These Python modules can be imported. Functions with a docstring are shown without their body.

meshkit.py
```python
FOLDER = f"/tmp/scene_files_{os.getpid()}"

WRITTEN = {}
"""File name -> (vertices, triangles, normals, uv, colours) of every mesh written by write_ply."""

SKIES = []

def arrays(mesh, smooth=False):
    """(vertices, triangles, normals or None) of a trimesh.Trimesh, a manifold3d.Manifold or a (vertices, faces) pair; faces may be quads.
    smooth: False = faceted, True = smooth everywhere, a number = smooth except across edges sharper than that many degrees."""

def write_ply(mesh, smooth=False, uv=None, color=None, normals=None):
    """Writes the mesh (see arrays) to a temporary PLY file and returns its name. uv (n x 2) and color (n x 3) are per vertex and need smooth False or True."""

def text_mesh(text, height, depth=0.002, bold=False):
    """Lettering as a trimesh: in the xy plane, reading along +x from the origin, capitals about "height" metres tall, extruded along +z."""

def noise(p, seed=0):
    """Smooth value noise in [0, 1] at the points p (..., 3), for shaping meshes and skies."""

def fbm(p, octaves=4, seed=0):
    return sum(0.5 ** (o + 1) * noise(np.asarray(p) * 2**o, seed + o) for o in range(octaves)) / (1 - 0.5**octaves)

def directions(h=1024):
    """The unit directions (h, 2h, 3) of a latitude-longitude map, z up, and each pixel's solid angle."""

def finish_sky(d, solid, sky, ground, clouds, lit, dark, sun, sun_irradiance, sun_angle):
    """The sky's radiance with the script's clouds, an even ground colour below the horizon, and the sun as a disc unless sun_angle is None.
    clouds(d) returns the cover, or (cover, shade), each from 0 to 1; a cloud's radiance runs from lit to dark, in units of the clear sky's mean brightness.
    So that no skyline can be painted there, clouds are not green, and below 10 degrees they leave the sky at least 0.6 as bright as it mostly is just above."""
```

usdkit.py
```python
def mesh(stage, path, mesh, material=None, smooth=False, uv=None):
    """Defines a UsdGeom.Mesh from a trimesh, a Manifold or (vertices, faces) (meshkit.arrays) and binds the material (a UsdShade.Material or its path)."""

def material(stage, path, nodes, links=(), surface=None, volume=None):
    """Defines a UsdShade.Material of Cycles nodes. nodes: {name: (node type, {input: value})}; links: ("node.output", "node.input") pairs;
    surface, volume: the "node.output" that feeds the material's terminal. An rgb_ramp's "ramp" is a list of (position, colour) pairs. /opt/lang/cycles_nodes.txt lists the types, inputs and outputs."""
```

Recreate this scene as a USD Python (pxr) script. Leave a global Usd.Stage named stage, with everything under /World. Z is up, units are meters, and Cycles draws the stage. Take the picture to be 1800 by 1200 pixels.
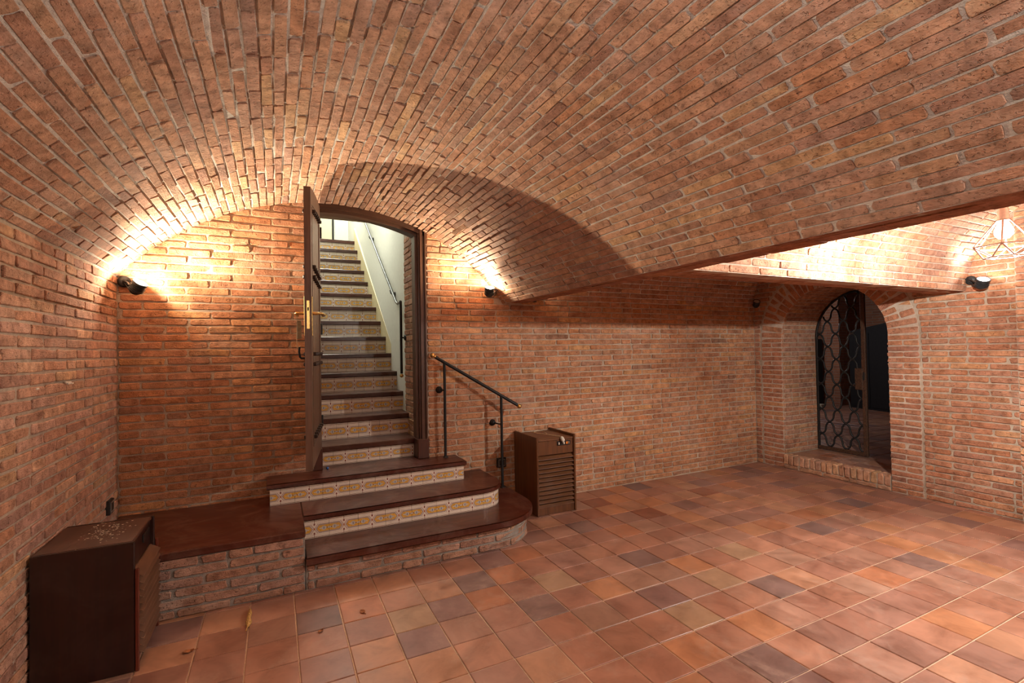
import math, random
import numpy as np, trimesh
from pxr import Usd, UsdGeom, UsdLux, UsdShade, Gf, Sdf, Vt
import usdkit, meshkit
from shapely.geometry import Polygon

# ---------------------------------------------------------------- stage, camera, exposure, light levels
# Everything below is laid out in floor-tile units (one tile pitch); T turns them into metres.
T = 0.25
stage = Usd.Stage.CreateInMemory()
UsdGeom.SetStageUpAxis(stage, UsdGeom.Tokens.z)
UsdGeom.SetStageMetersPerUnit(stage, 1.0)
UsdGeom.Xform.Define(stage, '/World')
UsdGeom.Scope.Define(stage, '/World/Looks')

FPX, YAW, PITCH, ROLL = 850.9, 0.4553, 0.0171, -0.0162
CAM = np.array([-0.397, -13.108, 6.367])
_f = np.array([math.sin(YAW)*math.cos(PITCH), math.cos(YAW)*math.cos(PITCH), math.sin(PITCH)])
_r = np.array([math.cos(YAW), -math.sin(YAW), 0.0]); _u = np.cross(_r, _f)
_c, _s = math.cos(ROLL), math.sin(ROLL)
CR, CU, CF = _c*_r + _s*_u, -_s*_r + _c*_u, _f
cam = UsdGeom.Camera.Define(stage, '/World/camera')
cam.CreateHorizontalApertureAttr(36.0); cam.CreateVerticalApertureAttr(24.0)
cam.CreateFocalLengthAttr(FPX/1800*36.0)
cam.CreateClippingRangeAttr(Gf.Vec2f(0.05, 200.0))
_m = Gf.Matrix4d(1.0)
for i, v in enumerate((CR, CU, -CF, CAM*T)):
    _m.SetRow(i, Gf.Vec4d(float(v[0]), float(v[1]), float(v[2]), 1.0 if i == 3 else 0.0))
cam.AddTransformOp().Set(_m)
cam.CreateExposureAttr(0.08)

WARM = (1.0, 0.83, 0.59); NEUTRAL = (1.0, 0.95, 0.87)
P_SCONCE, P_SCONCE_R, P_HIDDEN, P_BAY, P_PENDANT, P_REAR, P_STAIR = 430.0, 230.0, 46.0, 60.0, 300.0, 680.0, 62.0
SPILL = 0.28                                          # share of a spot lamp's light that leaves it outside the beam

def lamp_sphere(path, p, power, color, radius=0.03):
    l = UsdLux.SphereLight.Define(stage, path)
    l.CreateRadiusAttr(radius); l.CreateColorAttr(Gf.Vec3f(*color))
    l.CreateIntensityAttr(power/(4*math.pi*math.pi*radius*radius)); l.CreateNormalizeAttr(False)
    l.AddTranslateOp().Set(Gf.Vec3d(*[float(x)*T for x in p]))
    return l

def lamp_spot(path, p, d, power, color, radius=0.03, cone=64.0, soft=1.0):
    l = lamp_sphere(path, p, power, color, radius)
    sh = UsdLux.ShapingAPI.Apply(l.GetPrim()); sh.CreateShapingConeAngleAttr(cone); sh.CreateShapingConeSoftnessAttr(soft)
    q = Gf.Rotation(Gf.Vec3d(0, 0, -1), Gf.Vec3d(*[float(x) for x in d])).GetQuat()
    UsdGeom.Xformable(l).AddOrientOp(UsdGeom.XformOp.PrecisionDouble).Set(Gf.Quatd(q))
    return l

def lamp_rect(path, p, w, h, power, color, rot=(0, 0, 0)):
    l = UsdLux.RectLight.Define(stage, path)
    l.CreateWidthAttr(w*T); l.CreateHeightAttr(h*T); l.CreateColorAttr(Gf.Vec3f(*color))
    l.CreateIntensityAttr(power/(math.pi*w*h*T*T))
    l.AddTranslateOp().Set(Gf.Vec3d(*[float(x)*T for x in p])); l.AddRotateXYZOp().Set(Gf.Vec3f(*rot))
    return l

# ---------------------------------------------------------------- helpers
rng = np.random.default_rng(7)
random.seed(7)
taken = {}
def path_for(name, parent='/World'):
    k = taken.get((parent, name), 0); taken[(parent, name)] = k + 1
    return f'{parent}/{name}' + (f'_{k:03d}' if k else '')
def setd(prim, **kw):
    for k, v in kw.items():
        if v: prim.SetCustomDataByKey(k, v)
def thing(name, label, cat, group=None, kind=None):
    p = path_for(name); x = UsdGeom.Xform.Define(stage, p)
    setd(x.GetPrim(), label=label, category=cat, group=group, kind=kind)
    return p
def struct(name, label, cat):
    return thing(name, label, cat, kind='structure')

LOOK = {}
def mk(parent, name, V, F, mat, tint=None, uv=None, label=None, kind=None, smooth=False):
    """One Mesh prim from tile-unit vertices."""
    p = path_for(name, parent)
    V = np.asarray(V, float)*T; F = np.asarray(F, int)
    m = UsdGeom.Mesh.Define(stage, p)
    N = None
    if smooth is not False:
        V, F, N = meshkit.arrays(trimesh.Trimesh(V, F, process=False), smooth); tint = uv = None
    m.CreatePointsAttr(Vt.Vec3fArray.FromNumpy(np.ascontiguousarray(V, np.float32)))
    m.CreateFaceVertexCountsAttr(Vt.IntArray.FromNumpy(np.full(len(F), 3, np.int32)))
    m.CreateFaceVertexIndicesAttr(Vt.IntArray.FromNumpy(np.ascontiguousarray(F.ravel(), np.int32)))
    m.CreateSubdivisionSchemeAttr('none')
    if N is not None:
        m.CreateNormalsAttr(Vt.Vec3fArray.FromNumpy(np.ascontiguousarray(N, np.float32))); m.SetNormalsInterpolation('vertex')
    api = UsdGeom.PrimvarsAPI(m)
    if tint is not None:
        tint = np.asarray(tint, np.float32)
        if tint.ndim == 1: tint = np.tile(tint, (len(V), 1))
        api.CreatePrimvar('tint', Sdf.ValueTypeNames.Color3fArray, 'vertex').Set(Vt.Vec3fArray.FromNumpy(np.ascontiguousarray(tint)))
    if uv is not None:
        api.CreatePrimvar('st', Sdf.ValueTypeNames.TexCoord2fArray, 'vertex').Set(Vt.Vec2fArray.FromNumpy(np.ascontiguousarray(uv, np.float32)))
    UsdShade.MaterialBindingAPI.Apply(m.GetPrim()).Bind(LOOK[mat])
    setd(m.GetPrim(), label=label, kind=kind)
    return p

def chbox(x0, x1, y0, y1, z0, z1, b=0.02):
    """Chamfered box: (vertices, faces)."""
    c = np.array([(x0+x1)/2, (y0+y1)/2, (z0+z1)/2]); h = np.array([abs(x1-x0)/2, abs(y1-y0)/2, abs(z1-z0)/2])
    b = min(b, h.min()*0.45)
    P = []
    for sx in (-1, 1):
        for sy in (-1, 1):
            for sz in (-1, 1):
                s = np.array([sx, sy, sz])
                for k in range(3):
                    q = s*(h-b); q[k] = s[k]*h[k]; P.append(c+q)
    P = np.array(P)
    I = lambda sx, sy, sz, k: ((sx*2+sy)*2+sz)*3+k
    F = []
    for k in range(3):
        a, d = [i for i in range(3) if i != k]
        for s in (0, 1):
            idx = []
            for (p, q) in ((0, 0), (1, 0), (1, 1), (0, 1)):
                e = [0, 0, 0]; e[k] = s; e[a] = p; e[d] = q; idx.append(I(*e, k))
            F += [[idx[0], idx[1], idx[2]], [idx[0], idx[2], idx[3]]]
    for k in range(3):                       # edges along axis k
        a, d = [i for i in range(3) if i != k]
        for p in (0, 1):
            for q in (0, 1):
                e = [0, 0, 0]; e[a] = p; e[d] = q; e0 = list(e); e1 = list(e); e1[k] = 1
                i0, i1, i2, i3 = I(*e0, a), I(*e1, a), I(*e1, d), I(*e0, d)
                F += [[i0, i1, i2], [i0, i2, i3]]
    for e in np.ndindex(2, 2, 2):
        F.append([I(*e, 0), I(*e, 1), I(*e, 2)])
    F = np.array(F)
    n = np.cross(P[F[:, 1]]-P[F[:, 0]], P[F[:, 2]]-P[F[:, 0]]); out = P[F].mean(1)-c
    fl = (n*out).sum(1) < 0; F[fl] = F[fl][:, ::-1]
    return P, F

def join(parts):
    V, F, n = [], [], 0
    for v, f in parts:
        V.append(np.asarray(v, float)); F.append(np.asarray(f, int)+n); n += len(v)
    return np.vstack(V), np.vstack(F)

def tube(pts, r, sides=10, caps=True):
    p = np.asarray(pts, float); n = len(p)
    t = np.gradient(p, axis=0); t /= np.linalg.norm(t, axis=1, keepdims=True)+1e-12
    r = np.broadcast_to(r, (n,))
    a = np.zeros_like(p); ref = np.array([0, 0, 1.0]) if abs(t[0, 2]) < 0.9 else np.array([1.0, 0, 0])
    a0 = np.cross(t[0], ref); a0 /= np.linalg.norm(a0); a[0] = a0
    for i in range(1, n):
        q = a[i-1]-t[i]*(a[i-1]@t[i]); a[i] = q/(np.linalg.norm(q)+1e-12)
    b = np.cross(t, a); ang = np.arange(sides)*2*math.pi/sides
    V = (p[:, None]+r[:, None, None]*(np.cos(ang)[None, :, None]*a[:, None]+np.sin(ang)[None, :, None]*b[:, None])).reshape(-1, 3)
    F = []
    for i in range(n-1):
        for j in range(sides):
            k = (j+1) % sides; A, B, C_, D = i*sides+j, i*sides+k, (i+1)*sides+k, (i+1)*sides+j
            F += [[A, B, C_], [A, C_, D]]
    if caps:
        V = np.vstack([V, p[:1], p[-1:]]); c0, c1 = len(V)-2, len(V)-1
        for j in range(sides):
            k = (j+1) % sides; F += [[c0, k, j], [c1, (n-1)*sides+j, (n-1)*sides+k]]
    return V, np.array(F)

def frame_of(d):
    d = np.asarray(d, float); d = d/np.linalg.norm(d)
    ref = np.array([0, 0, 1.0]) if abs(d[2]) < 0.9 else np.array([1.0, 0, 0])
    a = np.cross(ref, d); a /= np.linalg.norm(a); b = np.cross(d, a)
    return np.stack([a, b, d], 1)

def lathe(profile, origin, axis, sides=20):
    """Revolves (radius, height) pairs about an axis through origin."""
    pr = np.asarray(profile, float); M = frame_of(axis); ang = np.arange(sides)*2*math.pi/sides
    V = np.stack([pr[:, 0, None]*np.cos(ang), pr[:, 0, None]*np.sin(ang), np.repeat(pr[:, 1, None], sides, 1)], -1).reshape(-1, 3)
    F = []
    for i in range(len(pr)-1):
        for j in range(sides):
            k = (j+1) % sides; A, B, C_, D = i*sides+j, i*sides+k, (i+1)*sides+k, (i+1)*sides+j
            F += [[A, B, C_], [A, C_, D]]
    return V@M.T+np.asarray(origin, float), np.array(F)

def prism(poly, z0, z1):
    m = trimesh.creation.extrude_polygon(poly, z1-z0); return np.array(m.vertices)+[0, 0, z0], np.array(m.faces)

def project(P):
    d = np.asarray(P, float)-CAM; w = d@CF; w = np.where(w > 0.2, w, np.nan)
    return np.stack([900+FPX*(d@CR)/w, 600-FPX*(d@CU)/w], -1)

# ---------------------------------------------------------------- small pieces (bricks, tiles) with cut, uneven edges
def pieces(rects, mapf, proud=(0.015, 0.045), depth=0.12, bevel=0.017, jit=0.012, cut=0.05, dense=True):
    """rects: (n,4) a0,a1,b0,b1 in a surface's own plane; mapf(a,b,c) -> xyz with c out of the surface. Returns (V (n,m,3), F)."""
    R = np.asarray(rects, float); R = R[(R[:, 1]-R[:, 0] > 0.08) & (R[:, 3]-R[:, 2] > 0.07)]; n = len(R)
    ca, cb = (R[:, 0]+R[:, 1])/2, (R[:, 2]+R[:, 3])/2; ha, hb = (R[:, 1]-R[:, 0])/2, (R[:, 3]-R[:, 2])/2
    if dense: O = [(-1, -1, 1, 0), (0, -1, 0, 0), (1, -1, -1, 0), (1, -1, 0, 1), (1, 1, 0, -1), (1, 1, -1, 0), (0, 1, 0, 0), (-1, 1, 1, 0), (-1, 1, 0, -1), (-1, -1, 0, 1)]
    else: O = [(-1, -1, 0, 0), (1, -1, 0, 0), (1, 1, 0, 0), (-1, 1, 0, 0)]
    k = len(O); o = np.array(O, float)
    cutv = cut*(0.35+0.9*rng.random((n, k)))
    cutv = np.minimum(cutv, 0.4*np.minimum(ha, hb)[:, None])
    A = ca[:, None]+o[:, 0]*ha[:, None]+o[:, 2]*cutv; B = cb[:, None]+o[:, 1]*hb[:, None]+o[:, 3]*cutv
    A = A+rng.normal(0, jit, (n, k)); B = B+rng.normal(0, jit*0.7, (n, k))
    pr = proud[0]+(proud[1]-proud[0])*rng.random(n)
    tilt = rng.normal(0, 0.006 if dense else 0.0008, (n, 2))
    Ai = ca[:, None]+(A-ca[:, None])*(1-np.minimum(bevel/ha, 0.45))[:, None]; Bi = cb[:, None]+(B-cb[:, None])*(1-np.minimum(bevel/hb, 0.45))[:, None]
    Cf = pr[:, None]+tilt[:, :1]*(Ai-ca[:, None])/ha[:, None]+tilt[:, 1:]*(Bi-cb[:, None])/hb[:, None]
    A3 = np.concatenate([A, A, Ai], 1); B3 = np.concatenate([B, B, Bi], 1)
    C3 = np.concatenate([np.full((n, k), -depth), Cf-bevel*0.8, Cf], 1)
    V = mapf(A3, B3, C3)
    F = [[2*k, 2*k+i, 2*k+i+1] for i in range(1, k-1)]
    for lv in (0, 1):
        for i in range(k):
            j = (i+1) % k; a, b, c, d = lv*k+i, lv*k+j, (lv+1)*k+j, (lv+1)*k+i
            F += [[a, b, c], [a, c, d]]
    return V, np.array(F)

def emit(parent, name, V, F, tints, mat, uv=None, limit=300, minpx=9, mass='mass'):
    """The pieces that show largest as prims of their own, the others joined as one part of kind stuff."""
    n = len(V)
    if n == 0: return
    k = len(V[0])//3
    q = project(V[:, 2*k:].reshape(-1, 3)).reshape(n, k, 2)
    inside = ((q[..., 0] > -5) & (q[..., 0] < 1805) & (q[..., 1] > -5) & (q[..., 1] < 1205)).any(1) & ~np.isnan(q).any((1, 2))
    x, y = q[..., 0], q[..., 1]
    area = 0.5*np.abs((x*np.roll(y, -1, 1)-np.roll(x, -1, 1)*y).sum(1)); area = np.where(inside, area, 0)
    ext = np.where(inside, np.maximum(np.nanmax(x, 1)-np.nanmin(x, 1), np.nanmax(y, 1)-np.nanmin(y, 1)), 0)
    order = np.argsort(-area); single = [i for i in order[:limit] if ext[i] >= minpx and area[i] > 20]
    s = set(single)
    flip = None
    for i in single:
        mk(parent, name, V[i], F, mat, tint=tints[i], uv=None if uv is None else uv[i])
    rest = [i for i in range(n) if i not in s]
    if rest:
        m = len(V[0]); FF = (F[None]+(np.arange(len(rest))*m)[:, None, None]).reshape(-1, 3)
        mk(parent, name+'_'+mass, V[rest].reshape(-1, 3), FF, mat, tint=np.repeat(tints[rest], m, 0),
           uv=None if uv is None else uv[rest].reshape(-1, 2), kind='stuff')

BRICK_TINTS = np.array([1.0, 1.06, 1.10])*np.array([(0.47, 0.225, 0.125), (0.49, 0.245, 0.140), (0.44, 0.215, 0.128), (0.42, 0.185, 0.105), (0.52, 0.280, 0.155),
                        (0.39, 0.175, 0.105), (0.46, 0.245, 0.155), (0.43, 0.220, 0.145), (0.54, 0.300, 0.145), (0.33, 0.155, 0.105),
                        (0.48, 0.265, 0.180), (0.36, 0.190, 0.140), (0.25, 0.135, 0.105), (0.48, 0.200, 0.095)])
BRICK_W = np.array([9, 9, 9, 7, 7, 7, 6, 6, 4, 4, 4, 2.2, 1.2, 5]); BRICK_W = BRICK_W/BRICK_W.sum()
def brick_tints(n, mul=(1, 1, 1)):
    t = 0.35*np.array((0.45, 0.235, 0.143))+0.65*BRICK_TINTS[rng.choice(len(BRICK_TINTS), n, p=BRICK_W)]*(0.88+0.24*rng.random((n, 1)))
    return t*np.array(mul)

def course_rects(a0, a1, b0, b1, length=1.18, joint=0.05, phase=0.0):
    """The bricks of one course between a0 and a1."""
    out = []; x = a0-((a0-phase) % length)
    while x < a1:
        l, r = max(x+rng.normal(0, 0.02), a0), min(x+length, a1)
        if rng.random() < 0.07 and r-l > 1.0:
            m = l+(r-l)*0.5; out += [(l+joint/2, m-joint/2, b0+joint/2, b1-joint/2), (m+joint/2, r-joint/2, b0+joint/2, b1-joint/2)]
        elif r-l > 0.1:
            out.append((l+joint/2, r-joint/2, b0+joint/2, b1-joint/2))
        x += length
    return out

# ---------------------------------------------------------------- materials
class G:
    """A little node-graph writer: each method adds a node and returns its output."""
    def __init__(s): s.n, s.l, s.k = {}, [], 0
    def add(s, kind, out, vals=None, **links):
        s.k += 1; nm = f'n{s.k}'; d = dict(vals or {})
        for k, v in links.items():
            if isinstance(v, str) and '.' in v: s.l.append((v, f'{nm}.{k}'))
            else: d[k] = v
        s.n[nm] = (kind, d); return f'{nm}.{out}'
    def m(s, op, a, b=0.0, c=None):
        kw = dict(value1=a, value2=b)
        if c is not None: kw['value3'] = c
        return s.add('math', 'value', {'math_type': op}, **kw)
    def noise(s, vec, scale, detail=3.0, rough=0.55, out='fac', **kw): return s.add('noise_texture', out, {'scale': scale, 'detail': detail, 'roughness': rough, **kw}, vector=vec)
    def pos(s): return s.add('geometry', 'position')
    def scale(s, vec, sc, rot=(0, 0, 0)): return s.add('mapping', 'vector', {'scale': sc, 'rotation': rot}, vector=vec)
    def step(s, v, lo, hi): return s.add('map_range', 'result', {'range_type': 'smoothstep', 'from_min': lo, 'from_max': hi, 'to_min': 0.0, 'to_max': 1.0, 'clamp': True}, value=v)
    def rng(s, v, a, b, c, d): return s.add('map_range', 'result', {'range_type': 'linear', 'from_min': a, 'from_max': b, 'to_min': c, 'to_max': d, 'clamp': True}, value=v)
    def mix(s, f, a, b, t='mix'): return s.add('mix', 'color', {'mix_type': t}, fac=f, color1=a, color2=b)
    def attr(s, name='tint'): return s.add('attribute', 'color', {'attribute': name})
    def bump(s, h, dist, strength=1.0): return s.add('bump', 'normal', {'distance': dist, 'strength': strength}, height=h)
    def out(s, name, **kw):
        b = s.add('principled_bsdf', 'BSDF', {}, **kw)
        LOOK[name] = usdkit.material(stage, '/World/Looks/'+name, s.n, s.l, surface=b)

def mat_brick(name, wash=0.22, sat=(1, 1, 1)):
    g = G(); p = g.pos(); t = g.attr()
    big = g.noise(p, 2.3, 3.0); mid = g.noise(p, 17.0, 5.0, 0.65); fine = g.noise(p, 120.0, 4.0, 0.6); grain = g.noise(g.scale(p, (1.0, 1.0, 2.6)), 60.0, 4.0, 0.6)
    c = g.mix(g.rng(mid, 0.34, 0.66, 0.0, 1.0), g.mix(1.0, t, (0.62, 0.58, 0.56), 'multiply'), g.mix(1.0, t, (1.22, 1.24, 1.26), 'multiply'))
    c = g.mix(g.m('multiply', g.step(g.noise(p, 31.0, 4.0, 0.6), 0.60, 0.72), 0.65), c, (0.11, 0.055, 0.042))                          # scorched flecks
    w = g.m('multiply', g.m('multiply', g.step(big, 0.42, 0.72), g.step(g.noise(p, 9.0, 5.0, 0.7), 0.36, 0.68)), wash*1.6)                 # lime bloom
    c = g.mix(w, c, (0.50, 0.36, 0.29))
    if sat != (1, 1, 1): c = g.mix(1.0, c, sat, 'multiply')
    pits = g.step(g.noise(p, 75.0, 2.0, 0.5), 0.60, 0.70)
    h = g.m('add', g.m('multiply', grain, 0.55), g.m('subtract', g.m('multiply', mid, 0.6), g.m('multiply', pits, 0.45)))
    nrm = g.bump(g.m('add', h, g.m('multiply', fine, 0.2)), 0.011, 1.0)
    g.out(name, base_color=c, roughness=0.88, specular_ior_level=0.25, normal=nrm)

def mat_mortar(name, a, b, dist=0.008):
    g = G(); p = g.pos(); n = g.noise(p, 24.0, 5.0, 0.65); big = g.noise(p, 3.0, 3.0)
    c = g.mix(g.rng(g.m('add', g.m('multiply', n, 0.6), g.m('multiply', big, 0.4)), 0.35, 0.65, 0.0, 1.0), a, b)
    nrm = g.bump(g.m('add', g.noise(p, 45.0, 5.0, 0.7), g.m('multiply', g.noise(p, 160.0, 3.0), 0.4)), dist, 0.9)
    g.out(name, base_color=c, roughness=0.95, specular_ior_level=0.15, normal=nrm)

mat_brick('brick', 0.22); mat_brick('brick_vault', 0.30); mat_brick('brick_bay', 0.30); mat_brick('brick_step', 0.42)
mat_mortar('mortar', (0.33, 0.26, 0.195), (0.50, 0.41, 0.32)); mat_mortar('mortar_vault', (0.46, 0.43, 0.395), (0.70, 0.665, 0.61), 0.013)
mat_mortar('mortar_bay', (0.42, 0.33, 0.26), (0.56, 0.47, 0.38)); mat_mortar('mortar_step', (0.20, 0.18, 0.155), (0.32, 0.285, 0.25))

def mat_far_brick(name):
    g = G(); p = g.pos()
    v = g.add('combine_xyz', 'vector', {}, x=g.m('add', g.add('separate_xyz', 'x', {}, vector=p), g.add('separate_xyz', 'y', {}, vector=p)), y=g.add('separate_xyz', 'z', {}, vector=p))
    g.k += 1; b = f'n{g.k}'
    g.n[b] = ('brick_texture', {'scale': 1.0, 'brick_width': 0.295, 'row_height': 0.061, 'mortar_size': 0.006, 'mortar_smooth': 0.2, 'color1': (0.40, 0.16, 0.075), 'color2': (0.27, 0.10, 0.055), 'mortar': (0.33, 0.26, 0.20)})
    g.l.append((v, f'{b}.vector'))
    c = g.mix(g.rng(g.noise(p, 14.0, 4.0), 0.3, 0.7, 0.0, 0.5), f'{b}.color', (0.20, 0.085, 0.05))
    g.out(name, base_color=c, roughness=0.9, normal=g.bump(g.m('subtract', g.m('multiply', g.noise(p, 40.0), 0.5), f'{b}.fac'), 0.006, 0.7))
mat_far_brick('far_brick')

def mat_floor(name):
    g = G(); p = g.pos(); t = g.attr()
    cl = g.noise(p, 5.0, 5.0, 0.62, distortion=0.6); sm = g.noise(p, 22.0, 5.0, 0.65)
    c = g.mix(g.rng(cl, 0.33, 0.68, 0.0, 1.0), g.mix(1.0, t, (0.72, 0.68, 0.66), 'multiply'), g.mix(1.0, t, (1.18, 1.20, 1.20), 'multiply'))
    dust = g.m('multiply', g.step(g.noise(p, 2.1, 6.0, 0.7, distortion=1.2), 0.46, 0.70), g.step(sm, 0.36, 0.66))
    c = g.mix(g.m('multiply', dust, 0.5), c, (0.40, 0.27, 0.205))
    c = g.mix(g.m('multiply', g.step(g.noise(p, 55.0, 3.0, 0.6), 0.67, 0.74), 0.30), c, (0.09, 0.045, 0.03))
    r = g.m('add', g.rng(cl, 0.3, 0.7, 0.34, 0.46), g.m('multiply', dust, 0.20))
    g.out(name, base_color=c, roughness=r, specular_ior_level=0.5, normal=g.bump(g.m('add', cl, g.m('multiply', sm, 0.3)), 0.003, 0.35))
mat_floor('floor_tile')

def mat_plain(name, col, rough=0.6, metal=0.0, bump=0.0, scale=40.0, var=0.12, spec=0.5):
    g = G(); p = g.pos(); n = g.noise(p, scale, 4.0, 0.6)
    lo = tuple(x*(1-var*1.6) for x in col); hi = tuple(min(1, x*(1+var)) for x in col)
    kw = dict(base_color=g.mix(g.rng(n, 0.3, 0.7, 0, 1), lo, hi), roughness=g.rng(n, 0.3, 0.7, rough*0.88, min(1, rough*1.12)), metallic=metal, specular_ior_level=spec)
    if bump: kw['normal'] = g.bump(n, bump, 0.8)
    g.out(name, **kw)

def mat_wood(name, dark, light, rough, axis, dust=0.0, spec=0.5):
    """axis: the direction of the grain, 'x', 'y' or 'z'."""
    g = G(); p = g.pos(); sc = {'x': (1.2, 16, 16), 'y': (16, 1.2, 16), 'z': (16, 16, 1.2)}[axis]
    q = g.scale(p, sc); n = g.noise(q, 1.6, 5.0, 0.6, distortion=0.7); f = g.noise(g.scale(p, tuple(s*5 for s in sc)), 1.5, 3.0, 0.6)
    k = g.m('add', g.m('multiply', n, 0.75), g.m('multiply', f, 0.25))
    c = g.mix(g.rng(k, 0.36, 0.64, 0.0, 1.0), dark, light); r = rough
    if dust:
        dm = g.m('multiply', g.step(g.noise(p, 3.2, 6.0, 0.7, distortion=0.8), 0.42, 0.72), dust)
        dm = g.m('add', dm, g.m('multiply', g.step(g.noise(p, 60.0, 3.0, 0.6), 0.70, 0.76), dust*0.8))
        c = g.mix(dm, c, (0.27, 0.185, 0.145)); r = g.m('add', g.m('multiply', dm, 0.5), rough)
    g.out(name, base_color=c, roughness=r, specular_ior_level=spec, normal=g.bump(k, 0.0015, 0.6))
mat_wood('tread_wood', (0.036, 0.0062, 0.0032), (0.086, 0.0175, 0.0075), 0.30, 'x', 0.17)
mat_wood('stair_wood', (0.034, 0.0095, 0.006), (0.075, 0.022, 0.012), 0.26, 'x', 0.10)
mat_wood('door_wood', (0.080, 0.040, 0.023), (0.155, 0.082, 0.050), 0.42, 'z', 0.10)
mat_wood('frame_wood', (0.050, 0.019, 0.009), (0.100, 0.040, 0.019), 0.40, 'z', 0.03)
mat_wood('frame_wood_flat', (0.050, 0.019, 0.009), (0.100, 0.040, 0.019), 0.40, 'x', 0.03)
mat_wood('cabinet_wood', (0.070, 0.024, 0.007), (0.135, 0.050, 0.015), 0.38, 'z', 0.08)
mat_wood('cabinet_slat', (0.085, 0.032, 0.012), (0.150, 0.062, 0.024), 0.42, 'x', 0.16)
mat_wood('shaded_cabinet', (0.010, 0.0022, 0.0015), (0.022, 0.005, 0.003), 0.36, 'z', 0.05)  # dark mahogany, made near-black: its shaded side is put into the colour
mat_wood('red_block', (0.035, 0.009, 0.005), (0.070, 0.019, 0.010), 0.36, 'z', 0.03)
mat_wood('red_wood', (0.075, 0.012, 0.005), (0.13, 0.022, 0.009), 0.35, 'z', 0.03)
mat_wood('dark_cabinet_top', (0.042, 0.014, 0.008), (0.075, 0.026, 0.014), 0.40, 'y', 0.34)
mat_wood('dark_cabinet_slat', (0.085, 0.036, 0.018), (0.150, 0.068, 0.036), 0.42, 'y', 0.14)
mat_plain('grout', (0.58, 0.42, 0.30), 0.9, bump=0.002, scale=60)
mat_plain('plaster', (0.66, 0.67, 0.61), 0.85, bump=0.001, scale=30, var=0.03, spec=0.2)
mat_plain('plaster_cream', (0.60, 0.56, 0.40), 0.7, var=0.03, spec=0.3)
mat_plain('skirting_cream', (0.66, 0.58, 0.36), 0.55, var=0.04)
mat_plain('black_iron', (0.012, 0.011, 0.011), 0.55, metal=0.0, spec=0.35, bump=0.001, scale=120, var=0.2)
mat_plain('rusty_iron', (0.075, 0.034, 0.018), 0.6, metal=0.25, bump=0.001, scale=60, var=0.45)
mat_plain('grey_iron', (0.16, 0.17, 0.17), 0.32, metal=0.8, scale=30, var=0.3)
mat_plain('stud_wood', (0.028, 0.012, 0.007), 0.4, var=0.3)
mat_plain('brass', (0.72, 0.46, 0.16), 0.28, metal=1.0, scale=60, var=0.18)
mat_plain('black_plastic', (0.012, 0.012, 0.012), 0.35, var=0.1)
mat_plain('grey_plastic', (0.20, 0.19, 0.17), 0.4, var=0.05)
mat_plain('white_plastic', (0.62, 0.58, 0.50), 0.4, var=0.05)
mat_plain('orange_plastic', (0.75, 0.22, 0.03), 0.35, var=0.05)
mat_plain('blue_plastic', (0.01, 0.10, 0.36), 0.25, var=0.05)
mat_plain('lamp_metal', (0.035, 0.040, 0.045), 0.42, metal=0.5, var=0.25)
mat_plain('copper_wire', (0.82, 0.62, 0.54), 0.35, metal=0.35, var=0.05)  # pale copper; the glow of the bulb is put into the colour
mat_plain('string', (0.55, 0.45, 0.30), 0.9, var=0.2)
mat_plain('tag_paper', (0.27, 0.23, 0.16), 0.8, var=0.2)
mat_plain('straw', (0.50, 0.30, 0.09), 0.85, bump=0.002, scale=150, var=0.4)
mat_plain('leaf', (0.30, 0.10, 0.03), 0.8, bump=0.002, scale=120, var=0.4)
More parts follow.
